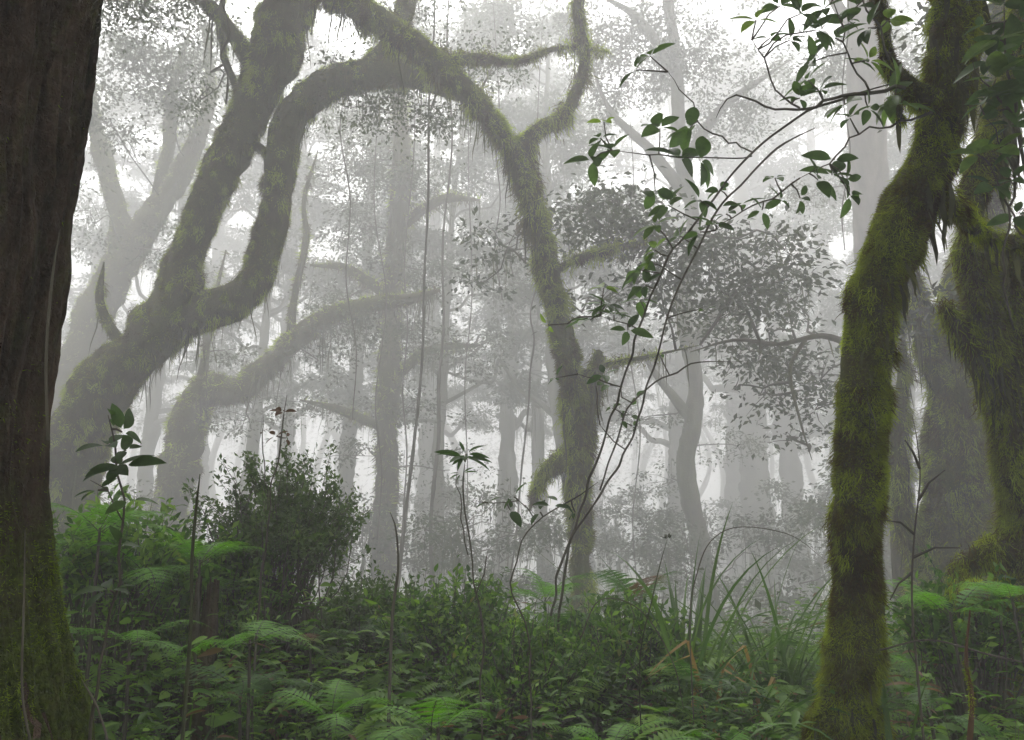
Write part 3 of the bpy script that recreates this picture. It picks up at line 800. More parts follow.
def leafy_stem(name, label, d, stems, whorls, cat='sapling', group=None, size=.10, seed=1, parent=None, sub='', ground=True, tpl=T_BROAD, stemmat='twig', leafm='leaf_near', thick=.5):
    """stems: list of (px,py,r_px[,d]) paths; whorls: (px,py,n,size_scale,tint,d)"""
    rng = np.random.default_rng(seed)
    size = size * .76
    paths = [px_path([(q[0], q[1], q[2] * thick, *q[3:]) for q in s], d, ground and i == 0) for i, s in enumerate(stems)]
    kinked = []
    for pts, rad in paths:
        c_, r_ = spline(pts, rad, len(pts) * 3)
        j = rng.normal(size=c_.shape) * .006; j[0] = 0; j[-1] = 0
        kinked.append((c_ + j, r_ * (1 + .18 * rng.random(len(r_)))))
    paths = kinked
    base = paths[0][0][0]
    root = parent or thing(name, base, label, cat, group)
    cs = []
    for pts, rad in paths:
        mb = MB(); q = tube(mb, pts, rad, 8, .04, .08, 9, tint=.5); cs.append(q[2])
        mb.build('stem' if parent is None else 'branch', M[stemmat], root)
    allc = np.vstack(cs)
    mb = MB()
    for wv in whorls:
        px, py, n, sc = wv[:4]; ti = wv[4] if len(wv) > 4 else None
        rows = [q for st in stems for q in st]; qn = min(rows, key=lambda q: (q[0] - px) ** 2 + (q[1] - py) ** 2)
        dd = wv[5] if len(wv) > 5 else (qn[3] if len(qn) > 3 else d)
        c = P(px, py, far(dd))
        k = np.argmin(np.linalg.norm(allc - c, axis=1)); s0 = allc[k]
        if np.linalg.norm(s0 - c) > .02:
            tube(mb, wobble(s0, c, 4, .08, rng, .05), [.004, .0035, .003, .0025], 5, .04, mat=1, tint=.6)
        ax = norm(c - s0 + np.array([0, -.02, .05]) + rng.normal(size=3) * .02)
        whorl(mb, c, ax, n + (n > 2), size * sc, rng, tpl, 0, .9, ti)
    mb.build('foliage', [M[leafm], M[stemmat]], root)
    return root


leafy_stem('slender_sapling', 'slender sapling arching from the undergrowth to the crooked mossy trunk', 4.6,
           [[(556, 640, 2.6, 6.3), (572, 540, 2.4, 6.0), (600, 450, 2.2, 5.6), (622, 385, 2, 5.2), (640, 325, 2, 4.9), (662, 270, 2, 4.7), (690, 228, 2.2), (722, 190, 2), (752, 152, 2, 4.4), (792, 122, 2, 4.3), (838, 98, 2.4, 4.3), (890, 84, 3, 4.3)],
            [(752, 152, 1.6, 4.4), (728, 140, 1.6), (700, 128, 1.4), (688, 100, 1.3), (668, 72, 1.1)],
            [(752, 156, 1.4, 4.4), (700, 158, 1.3), (650, 156, 1.2), (612, 150, 1)],
            [(622, 387, 1.4, 5.2), (600, 380, 1.2, 5.2), (578, 374, 1, 5.2)],
            [(640, 330, 1.3), (622, 322, 1.1), (600, 316, 1)]],
           [(650, 56, 4, .8, .6), (636, 70, 2, .7), (612, 150, 4, 1.0), (600, 138, 3, .6), (592, 160, 3, 1.1), (660, 128, 4, 1), (690, 128, 5, 1.15), (680, 158, 4, 1.2), (700, 160, 3, 1.2),
            (655, 190, 3, .9), (668, 205, 4, .8, .7), (655, 225, 5, .9, .75), (700, 200, 3, .8), (640, 270, 5, .9, .7), (655, 250, 4, .8, .8), (606, 305, 5, .9), (590, 320, 4, .8), (548, 325, 2, .5, .98, 4.8),
            (556, 378, 3, .5), (604, 375, 3, .8), (604, 288, 3, .7, .9), (614, 315, 3, .9), (640, 300, 3, .9), (628, 330, 3, .8), (645, 285, 3, .9), (604, 122, 3, .5, .95)], seed=41, size=.15)
leafy_stem('slender_sapling', 'second arching sapling with sparse leaves, right of the longer one', 4.9,
           [[(548, 640, 2.6, 6.3), (562, 560, 2.2, 6.0), (596, 500, 2, 5.7), (628, 448, 1.9, 5.4), (648, 385, 1.8, 5.1), (668, 318, 1.8, 4.9), (690, 262, 2), (716, 216, 2), (745, 180, 2), (785, 142, 2), (815, 128, 2)],
            [(600, 490, 1.8, 5.7), (628, 410, 1.6, 5.5), (652, 385, 1.6, 5.4), (690, 366, 1.5, 5.3), (740, 362, 1.2, 5.3)],
            [(626, 450, 1.3, 5.4), (612, 440, 1.2, 5.4), (606, 430, 1.1, 5.4), (600, 425, 1, 5.4)],
            [(668, 318, 1.4), (690, 310, 1.1), (706, 306, 1)]],
           [(636, 398, 2, .7), (632, 426, 3, .6), (612, 408, 2, .6), (622, 420, 2, .6), (630, 415, 2, .5), (645, 262, 4, .9), (680, 236, 3, .8, .7), (720, 190, 3, .7), (610, 385, 1, .8), (596, 386, 1, .8), (660, 355, 2, .6), (705, 310, 2, .5)], seed=42, size=.13)
# sprays on the right mossy tree and beyond
leafy_stem('x', '', 4.2,
           [[(905, 88, 4), (870, 92, 3.4), (835, 100, 3), (800, 108, 2.4), (770, 108, 2), (735, 96, 1.6), (716, 118, 1.2)],
            [(800, 108, 2), (778, 90, 1.6), (765, 60, 1.4), (752, 40, 1)],
            [(800, 178, 1.6), (775, 195, 1.6), (745, 210, 1.5), (716, 230, 1.4)],
            [(932, 112, 3), (900, 124, 2.2), (860, 130, 1.8), (832, 160, 1.6), (800, 178, 1.6)],
            [(889, 60, 2.6), (880, 30, 2), (862, 0, 1.6), (850, -30, 1.2)],
            [(870, 92, 2), (850, 60, 1.5), (840, 20, 1.3), (830, -10, 1.1)]],
           [(800, 14, 6, 1.0, None, 4.0), (816, 30, 5, 1.0, None, 4.0), (835, 38, 5, 1.1), (825, 8, 5, .9), (790, 40, 4, .9), (770, 38, 3, .7), (845, 20, 4, .8), (756, 20, 3, .8, .9), (812, 62, 4, .8), (808, 80, 4, .9, .6), (780, 6, 4, .9),
            (820, 90, 4, .8), (800, 98, 5, .7), (832, 175, 4, 1.0), (818, 180, 3, .9), (834, 160, 2, 1.0), (850, 195, 3, .8), (845, 180, 3, .7), (775, 178, 3, .6), (800, 198, 3, .6), (780, 200, 3, .5), (762, 210, 3, .6),
            (895, 95, 6, 1.1, .75), (902, 105, 5, 1.0, .8), (845, 105, 4, 1.0, .6), (868, 60, 4, .8, .9), (888, 20, 4, .7, .9), (716, 225, 4, .8), (700, 232, 4, .8), (726, 214, 3, .7), (740, 205, 3, .7),
            (850, 118, 4, .7), (868, 108, 3, .8), (855, 8, 5, .8), (868, 28, 4, .8), (836, -14, 5, 1.0), (860, 62, 3, .7)], seed=43, size=.14, parent=TB, ground=False)
leafy_stem('leafy_shrub', 'tall bright leaved shrub filling the upper right corner', 4.0,
           [[(1090, 720, 5), (1070, 540, 5), (1060, 380, 4), (1046, 260, 4), (1030, 190, 3.4), (1016, 120, 3), (1008, 60, 2.4), (1004, 0, 2)],
            [(1030, 190, 2.4), (1008, 160, 2), (988, 120, 1.6)], [(1016, 120, 2), (1000, 100, 1.8), (984, 84, 1.4), (972, 60, 1.2)],
            [(1046, 260, 2.4), (1020, 230, 2), (1000, 190, 1.8), (990, 165, 1.4)], [(1014, 330, 2), (1004, 280, 2), (1008, 220, 2.2), (1020, 160, 2.4), (1030, 120, 2.4)]],
           [(1000, 40, 5, 1.2, .8), (1015, 55, 4, 1.4, .7), (1010, 70, 4, 1.2), (996, 80, 4, 1.2, .8), (1012, 95, 5, 1.1), (990, 60, 3, 1), (985, 25, 4, .8), (1018, 20, 4, 1), (1000, 5, 5, 1), (980, 105, 4, 1), (1012, 125, 4, 1),
            (996, 150, 3, 1.1, .8), (978, 155, 3, 1.1, .8), (1018, 150, 4, 1), (1010, 180, 4, .8), (992, 185, 3, .8), (1020, 90, 4, 1.2, .5), (1000, 110, 3, .9), (988, 90, 3, .8), (1016, 215, 3, .7)], seed=44, size=.15, cat='shrub')

# whorled seedling, seedling left, low spray ------------------------------------------
leafy_stem('whorled_seedling', 'thin seedling topped by a flat whorl of narrow leaves in the centre', 4.2,
           [[(482, 640, 1.8), (472, 570, 1.7), (466, 520, 1.6), (463, 480, 1.5), (465, 462, 1.5)], [(468, 555, 1.3), (459, 500, 1.2), (457, 472, 1)], [(475, 600, 1.2), (486, 560, 1), (488, 550, .8)]],
           [(465, 458, 7, 1.0, .2), (466, 454, 4, .7, .2), (462, 474, 4, .5, .3)], seed=45, size=.135, cat='seedling', tpl=T_LANCE, leafm='leaf_low')
leafy_stem('broadleaf_seedling', 'tall seedling with glossy broad leaves beside the bark trunk', 3.0,
           [[(92, 720, 3), (106, 640, 2.6), (118, 570, 2.4), (124, 520, 2.2), (120, 480, 2), (114, 440, 1.8), (108, 415, 1.4)], [(122, 520, 1.4), (106, 492, 1.3), (90, 480, 1)]],
           [(122, 432, 3, .9, .35), (112, 418, 2, .7, .4), (108, 446, 3, .9, .25), (112, 470, 3, 1.1, .15), (124, 466, 3, 1.1, .3), (126, 450, 2, .8, .3), (98, 490, 3, .6, .3), (130, 500, 2, .7), (118, 545, 3, .8), (110, 590, 4, .9)], seed=46, size=.108, cat='seedling')
leafy_stem('leafy_sprig', 'thin sprig carrying a few oval leaves across the slim trunk base', 4.0,
           [[(530, 650, 1.6), (512, 590, 1.5), (522, 545, 1.4), (540, 515, 1.3), (575, 497, 1.2), (598, 482, 1)], [(535, 520, 1.2), (520, 500, 1), (500, 503, .9), (482, 503, .8)]],
           [(488, 503, 2, .6, .4), (514, 497, 2, .7, .4), (510, 510, 2, .8, .2), (552, 506, 2, .8, .2), (540, 512, 2, .6, .3), (575, 512, 2, .5, .2), (560, 502, 2, .6, .3)], seed=47, size=.12, cat='sprig')
leafy_stem('budding_stem', 'bare upright stem with brown withered leaves above the round bush', 5.0,
           [[(262, 560, 2), (270, 500, 1.6), (276, 460, 1.4), (283, 430, 1.3), (287, 395, 1)], [(268, 510, 1.2), (264, 470, 1), (263, 440, 1), (263, 415, .7)]],
           [(283, 412, 4, .9, .3), (276, 436, 3, .7, .4), (286, 438, 2, .6, .4), (263, 432, 2, .4, .3)], seed=48, size=.085, cat='stem', leafm='dead')


# ------------------------------------------------------------------ ferns
def frond_mesh(seed, L=1.0, npair=17, mat='fern', wmax=.27, dead=False):
    rng = np.random.default_rng(seed)
    mb = MB()
    t = np.linspace(0, 1, 14)
    cv = np.stack([.05 * np.sin(t * 2.5 + rng.random() * 3) * L, t * L * (1 - .12 * t), (.62 * t - .62 * t ** 2.2) * L], 1)
    c, r = spline(cv, np.linspace(.005, .0012, 14), 60)
    tube(mb, cv, np.linspace(.0045, .001, 14), 5, .05, mat=1, tint=.6)
    T, U, W = frames(c)
    up = norm(np.cross(np.cross(T, Z), T) + 1e-6)
    pos, dr, nr, sz, ti = [], [], [], [], []
    for k in range(npair):
        s = .16 + .82 * k / (npair - 1)
        i = min(int(s * 59), 59)
        pl = wmax * L * (math.sin(math.pi * min(1, (s - .08) / .95)) ** .75 * (1.12 - .75 * s) + .03)
        for sg in (-1, 1):
            side = norm(np.cross(T[i], up[i])) * sg
            pd = norm(side + T[i] * .38 + Z * -.06 + rng.normal(size=3) * .05)
            m = max(4, int(pl / .0105))
            q = (np.arange(m) + .6) / m
            for s2 in (-1, 1):
                pp = c[i] + pd[None] * (q * pl)[:, None] + np.array([0, 0, -1.])[None] * (.18 * pl * q ** 2)[:, None]
                sd = norm(np.cross(pd, up[i])) * s2
                pos.append(pp); dr.append(np.repeat((sd + pd * .5)[None], m, 0)); nr.append(np.repeat(up[i][None], m, 0) + rng.normal(size=(m, 3)) * .15)
                sz.append(min(.026, pl * .15) * L * (1.1 - .7 * q) + .002); ti.append(np.clip(.35 + .4 * rng.random() + .25 * s + 0 * q, 0, 1))
    tp = (np.array([(-.2, 0, 0), (.2, 0, 0), (.15, .7, 0), (0, 1, -.06), (-.15, .7, 0)], float), [np.array([(0, 1, 2, 4)]), np.array([(4, 2, 3)])])
    scatter(mb, tp, np.vstack(pos), np.vstack(dr), np.vstack(nr), np.concatenate(sz), np.concatenate(ti))
    o = mb.build('frond', [M[mat], M['twig_green']], None)
    me = o.data
    bpy.data.objects.remove(o)
    return me


FR = {k: [frond_mesh(500 + i, mat=k) for i in range(3)] for k in ('fern', 'fern_dark')}
FR['dead'] = [frond_mesh(510, mat='dead')]


def fern(px, py, d, size, nf, label, kind='fern', seed=1, tilt=.0, facing=None, spreadang=6.28, dead=0):
    """crown of the plant seen at pixel (px,py); fronds reach out from it"""
    rng = np.random.default_rng(seed)
    c = P(px, py, d)
    g = gz(c[0], c[1])
    root = thing('fern', (c[0], c[1], g), label, 'fern', 'ferns in the undergrowth')
    h = max(.02, c[2] - g)
    mb = MB(); tube(mb, [(c[0], c[1], g - .05), (c[0] + .02, c[1], g + h * .5), c], [.012, .009, .006], 6, .05, tint=.3)
    mb.build('stalk', M['twig'], root)
    for k in range(nf):
        kk = 'dead' if k < dead else kind
        me = FR[kk][rng.integers(len(FR[kk]))]
        o = bpy.data.objects.new('frond', me); C.objects.link(o); o.parent = root
        a = (facing if facing is not None else 0) + spreadang * ((k + .5 * rng.random()) / nf - .5)
        s = size * (.7 + .45 * rng.random())
        o.location = (0, 0, h - .02)
        o.rotation_euler = (rng.normal() * .18 + tilt, rng.normal() * .15, a)
        o.scale = (s, s, s)
    return root


PI = math.pi
FERNS = [
    (438, 728, 2.7, .42, 6, 'bright lacy fern lowest in the frame, left of centre', 'fern', .1),
    (150, 575, 4.2, .62, 7, 'light green fern spreading beside the tall seedling at left', 'fern', .1),
    (70, 545, 4.3, .55, 6, 'light green fern pressed against the mossy base of the bark trunk', 'fern', .15),
    (215, 590, 4.6, .5, 6, 'light green fern left of the dense small leaved bush', 'fern', 0),
    (640, 605, 5.2, .62, 7, 'feathery fern rising at the foot of the slim fork tree', 'fern_dark', .2),
    (570, 628, 5.0, .62, 7, 'wide dark fern below the slim fork tree', 'fern_dark', .05),
    (500, 628, 5.4, .55, 6, 'drooping dark fern under the whorled seedling', 'fern_dark', -.05),
    (950, 612, 3.9, .46, 7, 'bright fern right of the crooked mossy trunk', 'fern', .0),
    (1012, 598, 3.7, .4, 6, 'bright fern reaching in from the right edge', 'fern', -.1),
    (870, 655, 3.8, .34, 5, 'small bright fern across the base of the crooked mossy trunk', 'fern', .05),
    (610, 745, 2.9, .34, 5, 'small bright fern at the bottom edge, centre', 'fern', .05),
    (400, 640, 5.0, .5, 6, 'dark fern in the thicket right of the dense small leaved bush', 'fern_dark', 0),
    (310, 640, 4.4, .5, 6, 'mid green fern in front of the dense small leaved bush', 'fern_dark', 0),
    (240, 690, 3.5, .45, 6, 'dark fern low on the left slope', 'fern_dark', 0),
    (700, 690, 4.0, .45, 6, 'dark fern at the left of the strap leaved clump', 'fern_dark', 0),
    (930, 715, 3.2, .36, 5, 'dark fern in the lower right corner', 'fern_dark', 0),
    (100, 528, 3.6, .50, 7, 'bright fern spreading behind the glossy seedling', 'fern', .12),
    (200, 560, 4.0, .48, 7, 'bright fern above the rotten stump', 'fern', .1),
    (250, 640, 3.3, .40, 6, 'bright fern right of the rotten stump', 'fern', .0),
    (330, 715, 2.8, .34, 6, 'bright fern low in front, left of the lowest lacy one', 'fern', .0),
    (720, 742, 2.9, .34, 6, 'bright fern at the bottom edge below the strap leaved clumps', 'fern', .05),
    (545, 600, 5.6, .55, 7, 'pale feathery fern standing just left of the slim fork tree foot', 'fern', .2),
    (130, 640, 3.4, .42, 6, 'mid green fern under the tall seedling', 'fern', .0),
]
for i, (px, py, d, s, nf, lab, k, tl) in enumerate(FERNS):
    fern(px, py, d, s, nf, lab, k, 700 + i, tl, dead=1 if i in (4, 6, 12) else 0)


# ------------------------------------------------------------------ strap leaved clumps
def blade(mb, base, az, L, w, droop, rng, tint, mat=0, lean=.35, kink=False):
    n = 12
    t = np.linspace(0, 1, n)
    dirh = np.array([math.cos(az), math.sin(az), 0])
    up = lean + rng.normal() * .05
    ang = np.pi / 2 - up - droop * t ** 1.6
    if kink:
        ang = ang - (t > .62) * 1.5
    st = L / (n - 1)
    dx = np.concatenate([[0], np.cumsum(np.cos(ang[:-1]) * st)]); dz = np.concatenate([[0], np.cumsum(np.sin(ang[:-1]) * st)])
    tw = rng.normal() * .5
    c = base + dirh[None] * dx[:, None] + Z[None] * dz[:, None]
    tg = dirh[None] * np.cos(ang)[:, None] + Z[None] * np.sin(ang)[:, None]
    sd0 = np.cross(dirh, Z)
    nrm = np.cross(sd0[None], tg)
    aa = tw * t
    sd = sd0[None] * np.cos(aa)[:, None] + nrm * np.sin(aa)[:, None]
    ww = w * .5 * np.clip(np.minimum(1, .45 + t * 3), 0, 1) * (1 - t ** 3)
    V = np.vstack([c - sd * ww[:, None], c - nrm * (ww * .45)[:, None], c + sd * ww[:, None]])
    i = np.arange(n - 1)
    mb.add(V, [np.stack([i, i + n, i + n + 1, i + 1], 1), np.stack([i + n, i + 2 * n, i + 2 * n + 1, i + n + 1], 1)], tint, mat)


def sedge(px, py, d, nb, L, label, seed, w=.016, az0=None, dead=2, lean=.5):
    rng = np.random.default_rng(seed)
    c = P(px, py, d)
    b = np.array([c[0], c[1], gz(c[0], c[1])])
    root = thing('strap_plant', b, label, 'plant', 'strap leaved clumps')
    mb = MB()
    for k in range(nb):
        az = rng.random() * 6.28
        blade(mb, b + np.array([rng.normal() * .05, rng.normal() * .05, -.03]), az, L * (.6 + .5 * rng.random()), w * (.7 + .6 * rng.random()),   .55 + 2.1 * rng.random() ** 1.3, rng, .15 + .7 * rng.random(), 0, .08 + lean * rng.random())
    mb.build('foliage', M['sedge'], root)
    for k in range(dead):
        mb = MB()
        blade(mb, b + np.array([rng.normal() * .09, rng.normal() * .06 - .10, -.03]), rng.random() * 6.28, L * (.5 + .3 * rng.random()), w * 1.25, .6, rng, rng.random(), 0, .15, kink=True)
        mb.build('dry_blade', M['sedge_dead'], root)


sedge(690, 700, 4.3, 46, 1.5, 'large strap leaved clump with long arching blades, lower right of centre', 801, .026, dead=5)
sedge(735, 715, 3.6, 26, 1.0, 'strap leaved clump with folded tan blades in front of the large one', 802, .026, dead=7)
sedge(780, 690, 4.6, 40, 1.25, 'strap leaved clump pressed against the crooked mossy trunk', 803, .022)
sedge(890, 700, 3.4, 16, .95, 'upright strap leaved clump right of the crooked mossy trunk', 804, .022)
sedge(935, 760, 2.8, 12, .6, 'short broad bladed clump at the lower right corner', 805, .026, dead=1)
sedge(650, 640, 5.4, 26, 1.0, 'thin bladed clump behind the large strap leaved one', 806, .014, dead=1)
sedge(508, 650, 5.2, 9, .95, 'few stiff blades poking up in the centre', 807, .014, dead=0, lean=.15)
sedge(250, 600, 4.2, 10, .9, 'few arching blades in front of the dense small leaved bush', 808, .018, dead=0)
sedge(196, 640, 3.5, 6, .9, 'narrow upright blades left of the dense small leaved bush', 809, .018, dead=1, lean=.1)
sedge(420, 640, 5.0, 10, .95, 'arching thin blades right of the dense small leaved bush', 810, .012, dead=1)

# single bold arching blade across the mossy trunk
mb = MB(); rng = np.random.default_rng(9)
for (bx, by, dd, az, L, w, dr, ln) in [(880, 745, 3.1, PI * .98, .95, .032, 3.0, .16), (872, 750, 3.1, .2, .75, .03, 2.5, .1), (950, 790, 2.7, .9 * PI, .55, .03, 2.6, .1), (890, 740, 3.15, 1.2, .8, .028, .9, .05)]:
    b = P(bx, by, dd); b[2] = gz(b[0], b[1])
    blade(mb, b + np.array([0, 0, .2]), az, L, w, dr, rng, .6, 0, ln)
    tube(mb, [b - [0, 0, .05], b + [0, 0, .22]], [.012, .010], 6, .05, tint=.5)
bb = P(880, 745, 3.1); bb[2] = gz(bb[0], bb[1])
tag(mb.build('broad_blade_plant', M['sedge'], None, loc=[float(a) for a in bb]), 'broad green blades arching over the foot of the crooked mossy trunk', 'plant')


# ------------------------------------------------------------------ bushes
def bush(px, py, d, rx, rz, n, label, seed, lsize=.035, leafm='leaf_bush', nstem=26, name='leafy_bush', tpl=T_LEAF2, per=36, clr=.10):
    rng = np.random.default_rng(seed)
    c = P(px, py, d); g = gz(c[0], c[1]); b = np.array([c[0], c[1], g])
    root = thing(name, b, label, 'bush')
    ms = MB(); ml = MB()
    for k in range(n):
        u = rdir(1, rng)[0]; u[2] = abs(u[2]) * 1.0 - .55 * (rng.random() < .5) * rng.random()
        e = c + u * np.array([rx, rx * .8, rz]) * (.35 + .75 * rng.random() ** .7) * (1 + .55 * vnoise(u[None] * 2.6 + seed)[0])
        if e[2] < g: continue
        if k < nstem * 4:
            tube(ms, wobble(b + rng.normal(size=3) * np.array([.05, .05, 0]), e, 5, .06, rng), np.linspace(.010, .0025, 5), 5, .12, tint=.4)
        m = int(per * (.6 + .8 * rng.random()))
        ax = norm(u + np.array([0, 0, .9]) + rng.normal(size=3) * .25)
        L = clr * 2.6 * (.6 + .8 * rng.random())
        s = rng.random(m)
        pp = e + ax[None] * (s * L - L * .4)[:, None] + rng.normal(size=(m, 3)) * clr * .22
        dr = norm(rng.normal(size=(m, 3)) + ax * .7)
        scatter(ml, tpl, pp, dr, norm(rng.normal(size=(m, 3)) * .5 + Z), lsize * (.6 + .7 * rng.random(m)), np.clip(rng.random() * .5 + rng.random(m) * .5, 0, 1))
        tube(ms, [e - ax * L * .4, e + ax * L * .62], [.003, .0012], 4, .1, tint=.5)
    ms.build('stem', M['twig'], root); ml.build('foliage', M[leafm], root)


bush(284, 550, 5.0, .38, .48, 260, 'dense small leaved bush standing above the undergrowth at left', 901, per=44, lsize=.042)
bush(345, 640, 5.3, .30, .24, 110, 'loose mid green bush leaning out right of the dense small leaved one', 906, lsize=.05, per=32)
bush(235, 600, 4.8, .30, .30, 120, 'loose mid green bush left of the dense small leaved one', 907, lsize=.055, leafm='leaf_low', per=28)
bush(120, 590, 4.4, .42, .36, 150, 'tall leafy bush behind the glossy seedling', 908, lsize=.06, leafm='leaf_low', per=26, tpl=T_LEAF4)
bush(450, 640, 5.0, .40, .26, 130, 'loose leafy bush under the whorled seedling', 909, lsize=.055, leafm='leaf_low', per=26, tpl=T_LEAF4)
bush(620, 660, 4.7, .42, .26, 130, 'loose leafy bush in front of the feathery fern', 910, lsize=.05, leafm='leaf_low', per=28)
bush(960, 650, 4.2, .30, .30, 110, 'leafy bush below the bright fern right of the crooked mossy trunk', 911, lsize=.055, leafm='leaf_low', per=26, tpl=T_LEAF4)
bush(385, 640, 5.6, .40, .30, 190, 'low loose bush right of the dense small leaved bush', 902, lsize=.045, per=30)
bush(200, 650, 4.6, .40, .36, 170, 'low dark bush between the tall seedling and the dense small leaved bush', 903, lsize=.05, leafm='leaf_low', per=26)
bush(1000, 660, 4.6, .35, .4, 160, 'low bush under the tangle at the right edge', 904, lsize=.05, leafm='leaf_low', per=26)
bush(520, 690, 4.5, .55, .30, 200, 'low dark bush in the centre of the thicket', 905, lsize=.045, leafm='leaf_low', per=30)


# ------------------------------------------------------------------ undergrowth mass
def undergrowth():
    rng = np.random.default_rng(77)
    mb = MB()
    # stems sown over the crest; more, smaller ones further off
    N = 6200
    y = 1.9 + 8.5 * rng.random(N) ** .9
    x = (rng.random(N) * 2 - 1) * (.72 * y + 1.4)
    g = ground_z(x, y)
    patch = fbm(np.stack([x * .9, y * .9, np.zeros(N)], 1), 2)
    H = (.30 + .42 * rng.random(N)) * (1 + .35 * patch) * np.where(y > 3, 1, .75) + .30 * sstep(-.8, -2.6, x)
    kind = rng.integers(0, 4, N); kind[rng.random(N) < .07] = 4; kind[rng.random(N) < .03] = 5
    trod = (np.abs(x / y - .435) < .065) & (y < 3.5)
    H = np.where(trod, H * .45, H)
    # keep clear of the lens
    for k in range(N):
        b = np.array([x[k], y[k], g[k]])
        e = b + np.array([rng.normal() * .12, rng.normal() * .12, H[k]])
        m = int(8 + 10 * rng.random())
        s = .25 + .75 * (np.arange(m) + .5) / m
        p = b + (e - b) * s[:, None]
        a = np.arange(m) * 2.4 + rng.random() * 6
        d = np.stack([np.cos(a), np.sin(a), .25 - .35 * rng.random(m)], 1)
        base_t = np.clip(.15 + .45 * rng.random() + .25 * patch[k], 0, .9)
        tt = np.clip(base_t + rng.normal(size=m) * .12, 0, .92)
        if kind[k] == 3 and rng.random() < .05: tt = np.full(m, 1.0)
        if kind[k] == 0: tpl, sz = T_LEAF4, .075
        elif kind[k] == 1: tpl, sz = T_LEAF2, .045
        elif kind[k] == 2: tpl, sz = T_LANCE, .10
        elif kind[k] == 4: tpl, sz = T_BROAD, .12
        elif kind[k] == 5: tpl, sz = T_LANCE, .11; tt = np.full(m, 1.0)
        else: tpl, sz = T_LEAF4, .055
        sz = sz * (.7 + .6 * rng.random())
        pp = p + norm(d) * sz * .25 * rng.random((m, 1)) + rng.normal(size=(m, 3)) * .02
        scatter(mb, tpl, pp, d, norm(Z + rng.normal(size=(m, 3)) * .35), sz * (.6 + .6 * rng.random(m)), tt)
        if k % 2 == 0:
            mb.add(*_stemtri(b, e), .5, 1)
    # small lacy fronds sown through the leaves
    for k in range(1500):
        yy = 2.0 + 6.5 * rng.random(); xx = (rng.random() * 2 - 1) * (.7 * yy + .8)
        if abs(xx / yy - .435) < .065 and yy < 3.5: continue
        b = np.array([xx, yy, ground_z(xx, yy) + .12 + .40 * rng.random() + .25 * float(sstep(-.8, -2.6, xx))])
        L = .16 + .2 * rng.random(); a = rng.random() * 6.28; m = 13
        t = np.linspace(0, 1, m)
        hd = np.array([math.cos(a), math.sin(a), 0])
        c = b + hd * (t * L)[:, None] + Z * (L * (.5 * t - .7 * t * t))[:, None]
        tg = norm(np.gradient(c, axis=0)); sd = norm(np.cross(tg, Z)); ln = L * .36 * np.sin(np.pi * np.clip(t * .9 + .1, 0, 1)) ** .8 + .004
        tt = np.clip(.45 + .4 * rng.random(), 0, .92)
        for sg in (-1, 1):
            scatter(mb, T_LEAF2, c, sd * sg + tg * .35 - Z * .15, np.cross(sd, tg) + rng.normal(size=(m, 3)) * .1, ln, tt, 0, wscale=.55)
    # low creeping layer
    M2 = 26000
    y = 1.6 + 9 * rng.random(M2); x = (rng.random(M2) * 2 - 1) * (.72 * y + 1.4)
    z = ground_z(x, y) + .02 + .25 * rng.random(M2) ** 1.5
    scatter(mb, T_LEAF2, np.stack([x, y, z], 1), norm(rng.normal(size=(M2, 3)) * np.array([1, 1, .35])), norm(Z + rng.normal(size=(M2, 3)) * .4), .04 + .05 * rng.random(M2), np.clip(.2 + .4 * rng.random(M2), 0, 1))
    o = mb.build('undergrowth', [M['leaf_low'], M['twig_green']], None)
    o['kind'] = 'stuff'; o['label'] = 'dense dark green leafy undergrowth covering the forest floor'; o['category'] = 'undergrowth'


def _stemtri(b, e):
    w = .003
    V = np.array([b + [w, 0, 0], b + [-w, w, 0], b + [-w, -w, 0], e])
    return V, [np.array([(0, 1, 3), (1, 2, 3), (2, 0, 3)])]


undergrowth()


def far_undergrowth():
    rng = np.random.default_rng(78)
    mb = MB()
    N = 520
    y = 10.5 + 30 * rng.random(N); x = (rng.random(N) * 2 - 1) * (.8 * y)
    g = ground_z(x, y)
    for k in range(N):
        clump(mb, np.array([x[k], y[k], g[k] + .25 + .5 * rng.random()]), .6 + .5 * rng.random(), 34, .14, T_FAR, .8, rng)
    o = mb.build('distant_undergrowth', [M['leaf_far']], None)
    o['kind'] = 'stuff'; o['label'] = 'hazy low growth on the slope falling away between the trees'; o['category'] = 'undergrowth'


far_undergrowth()

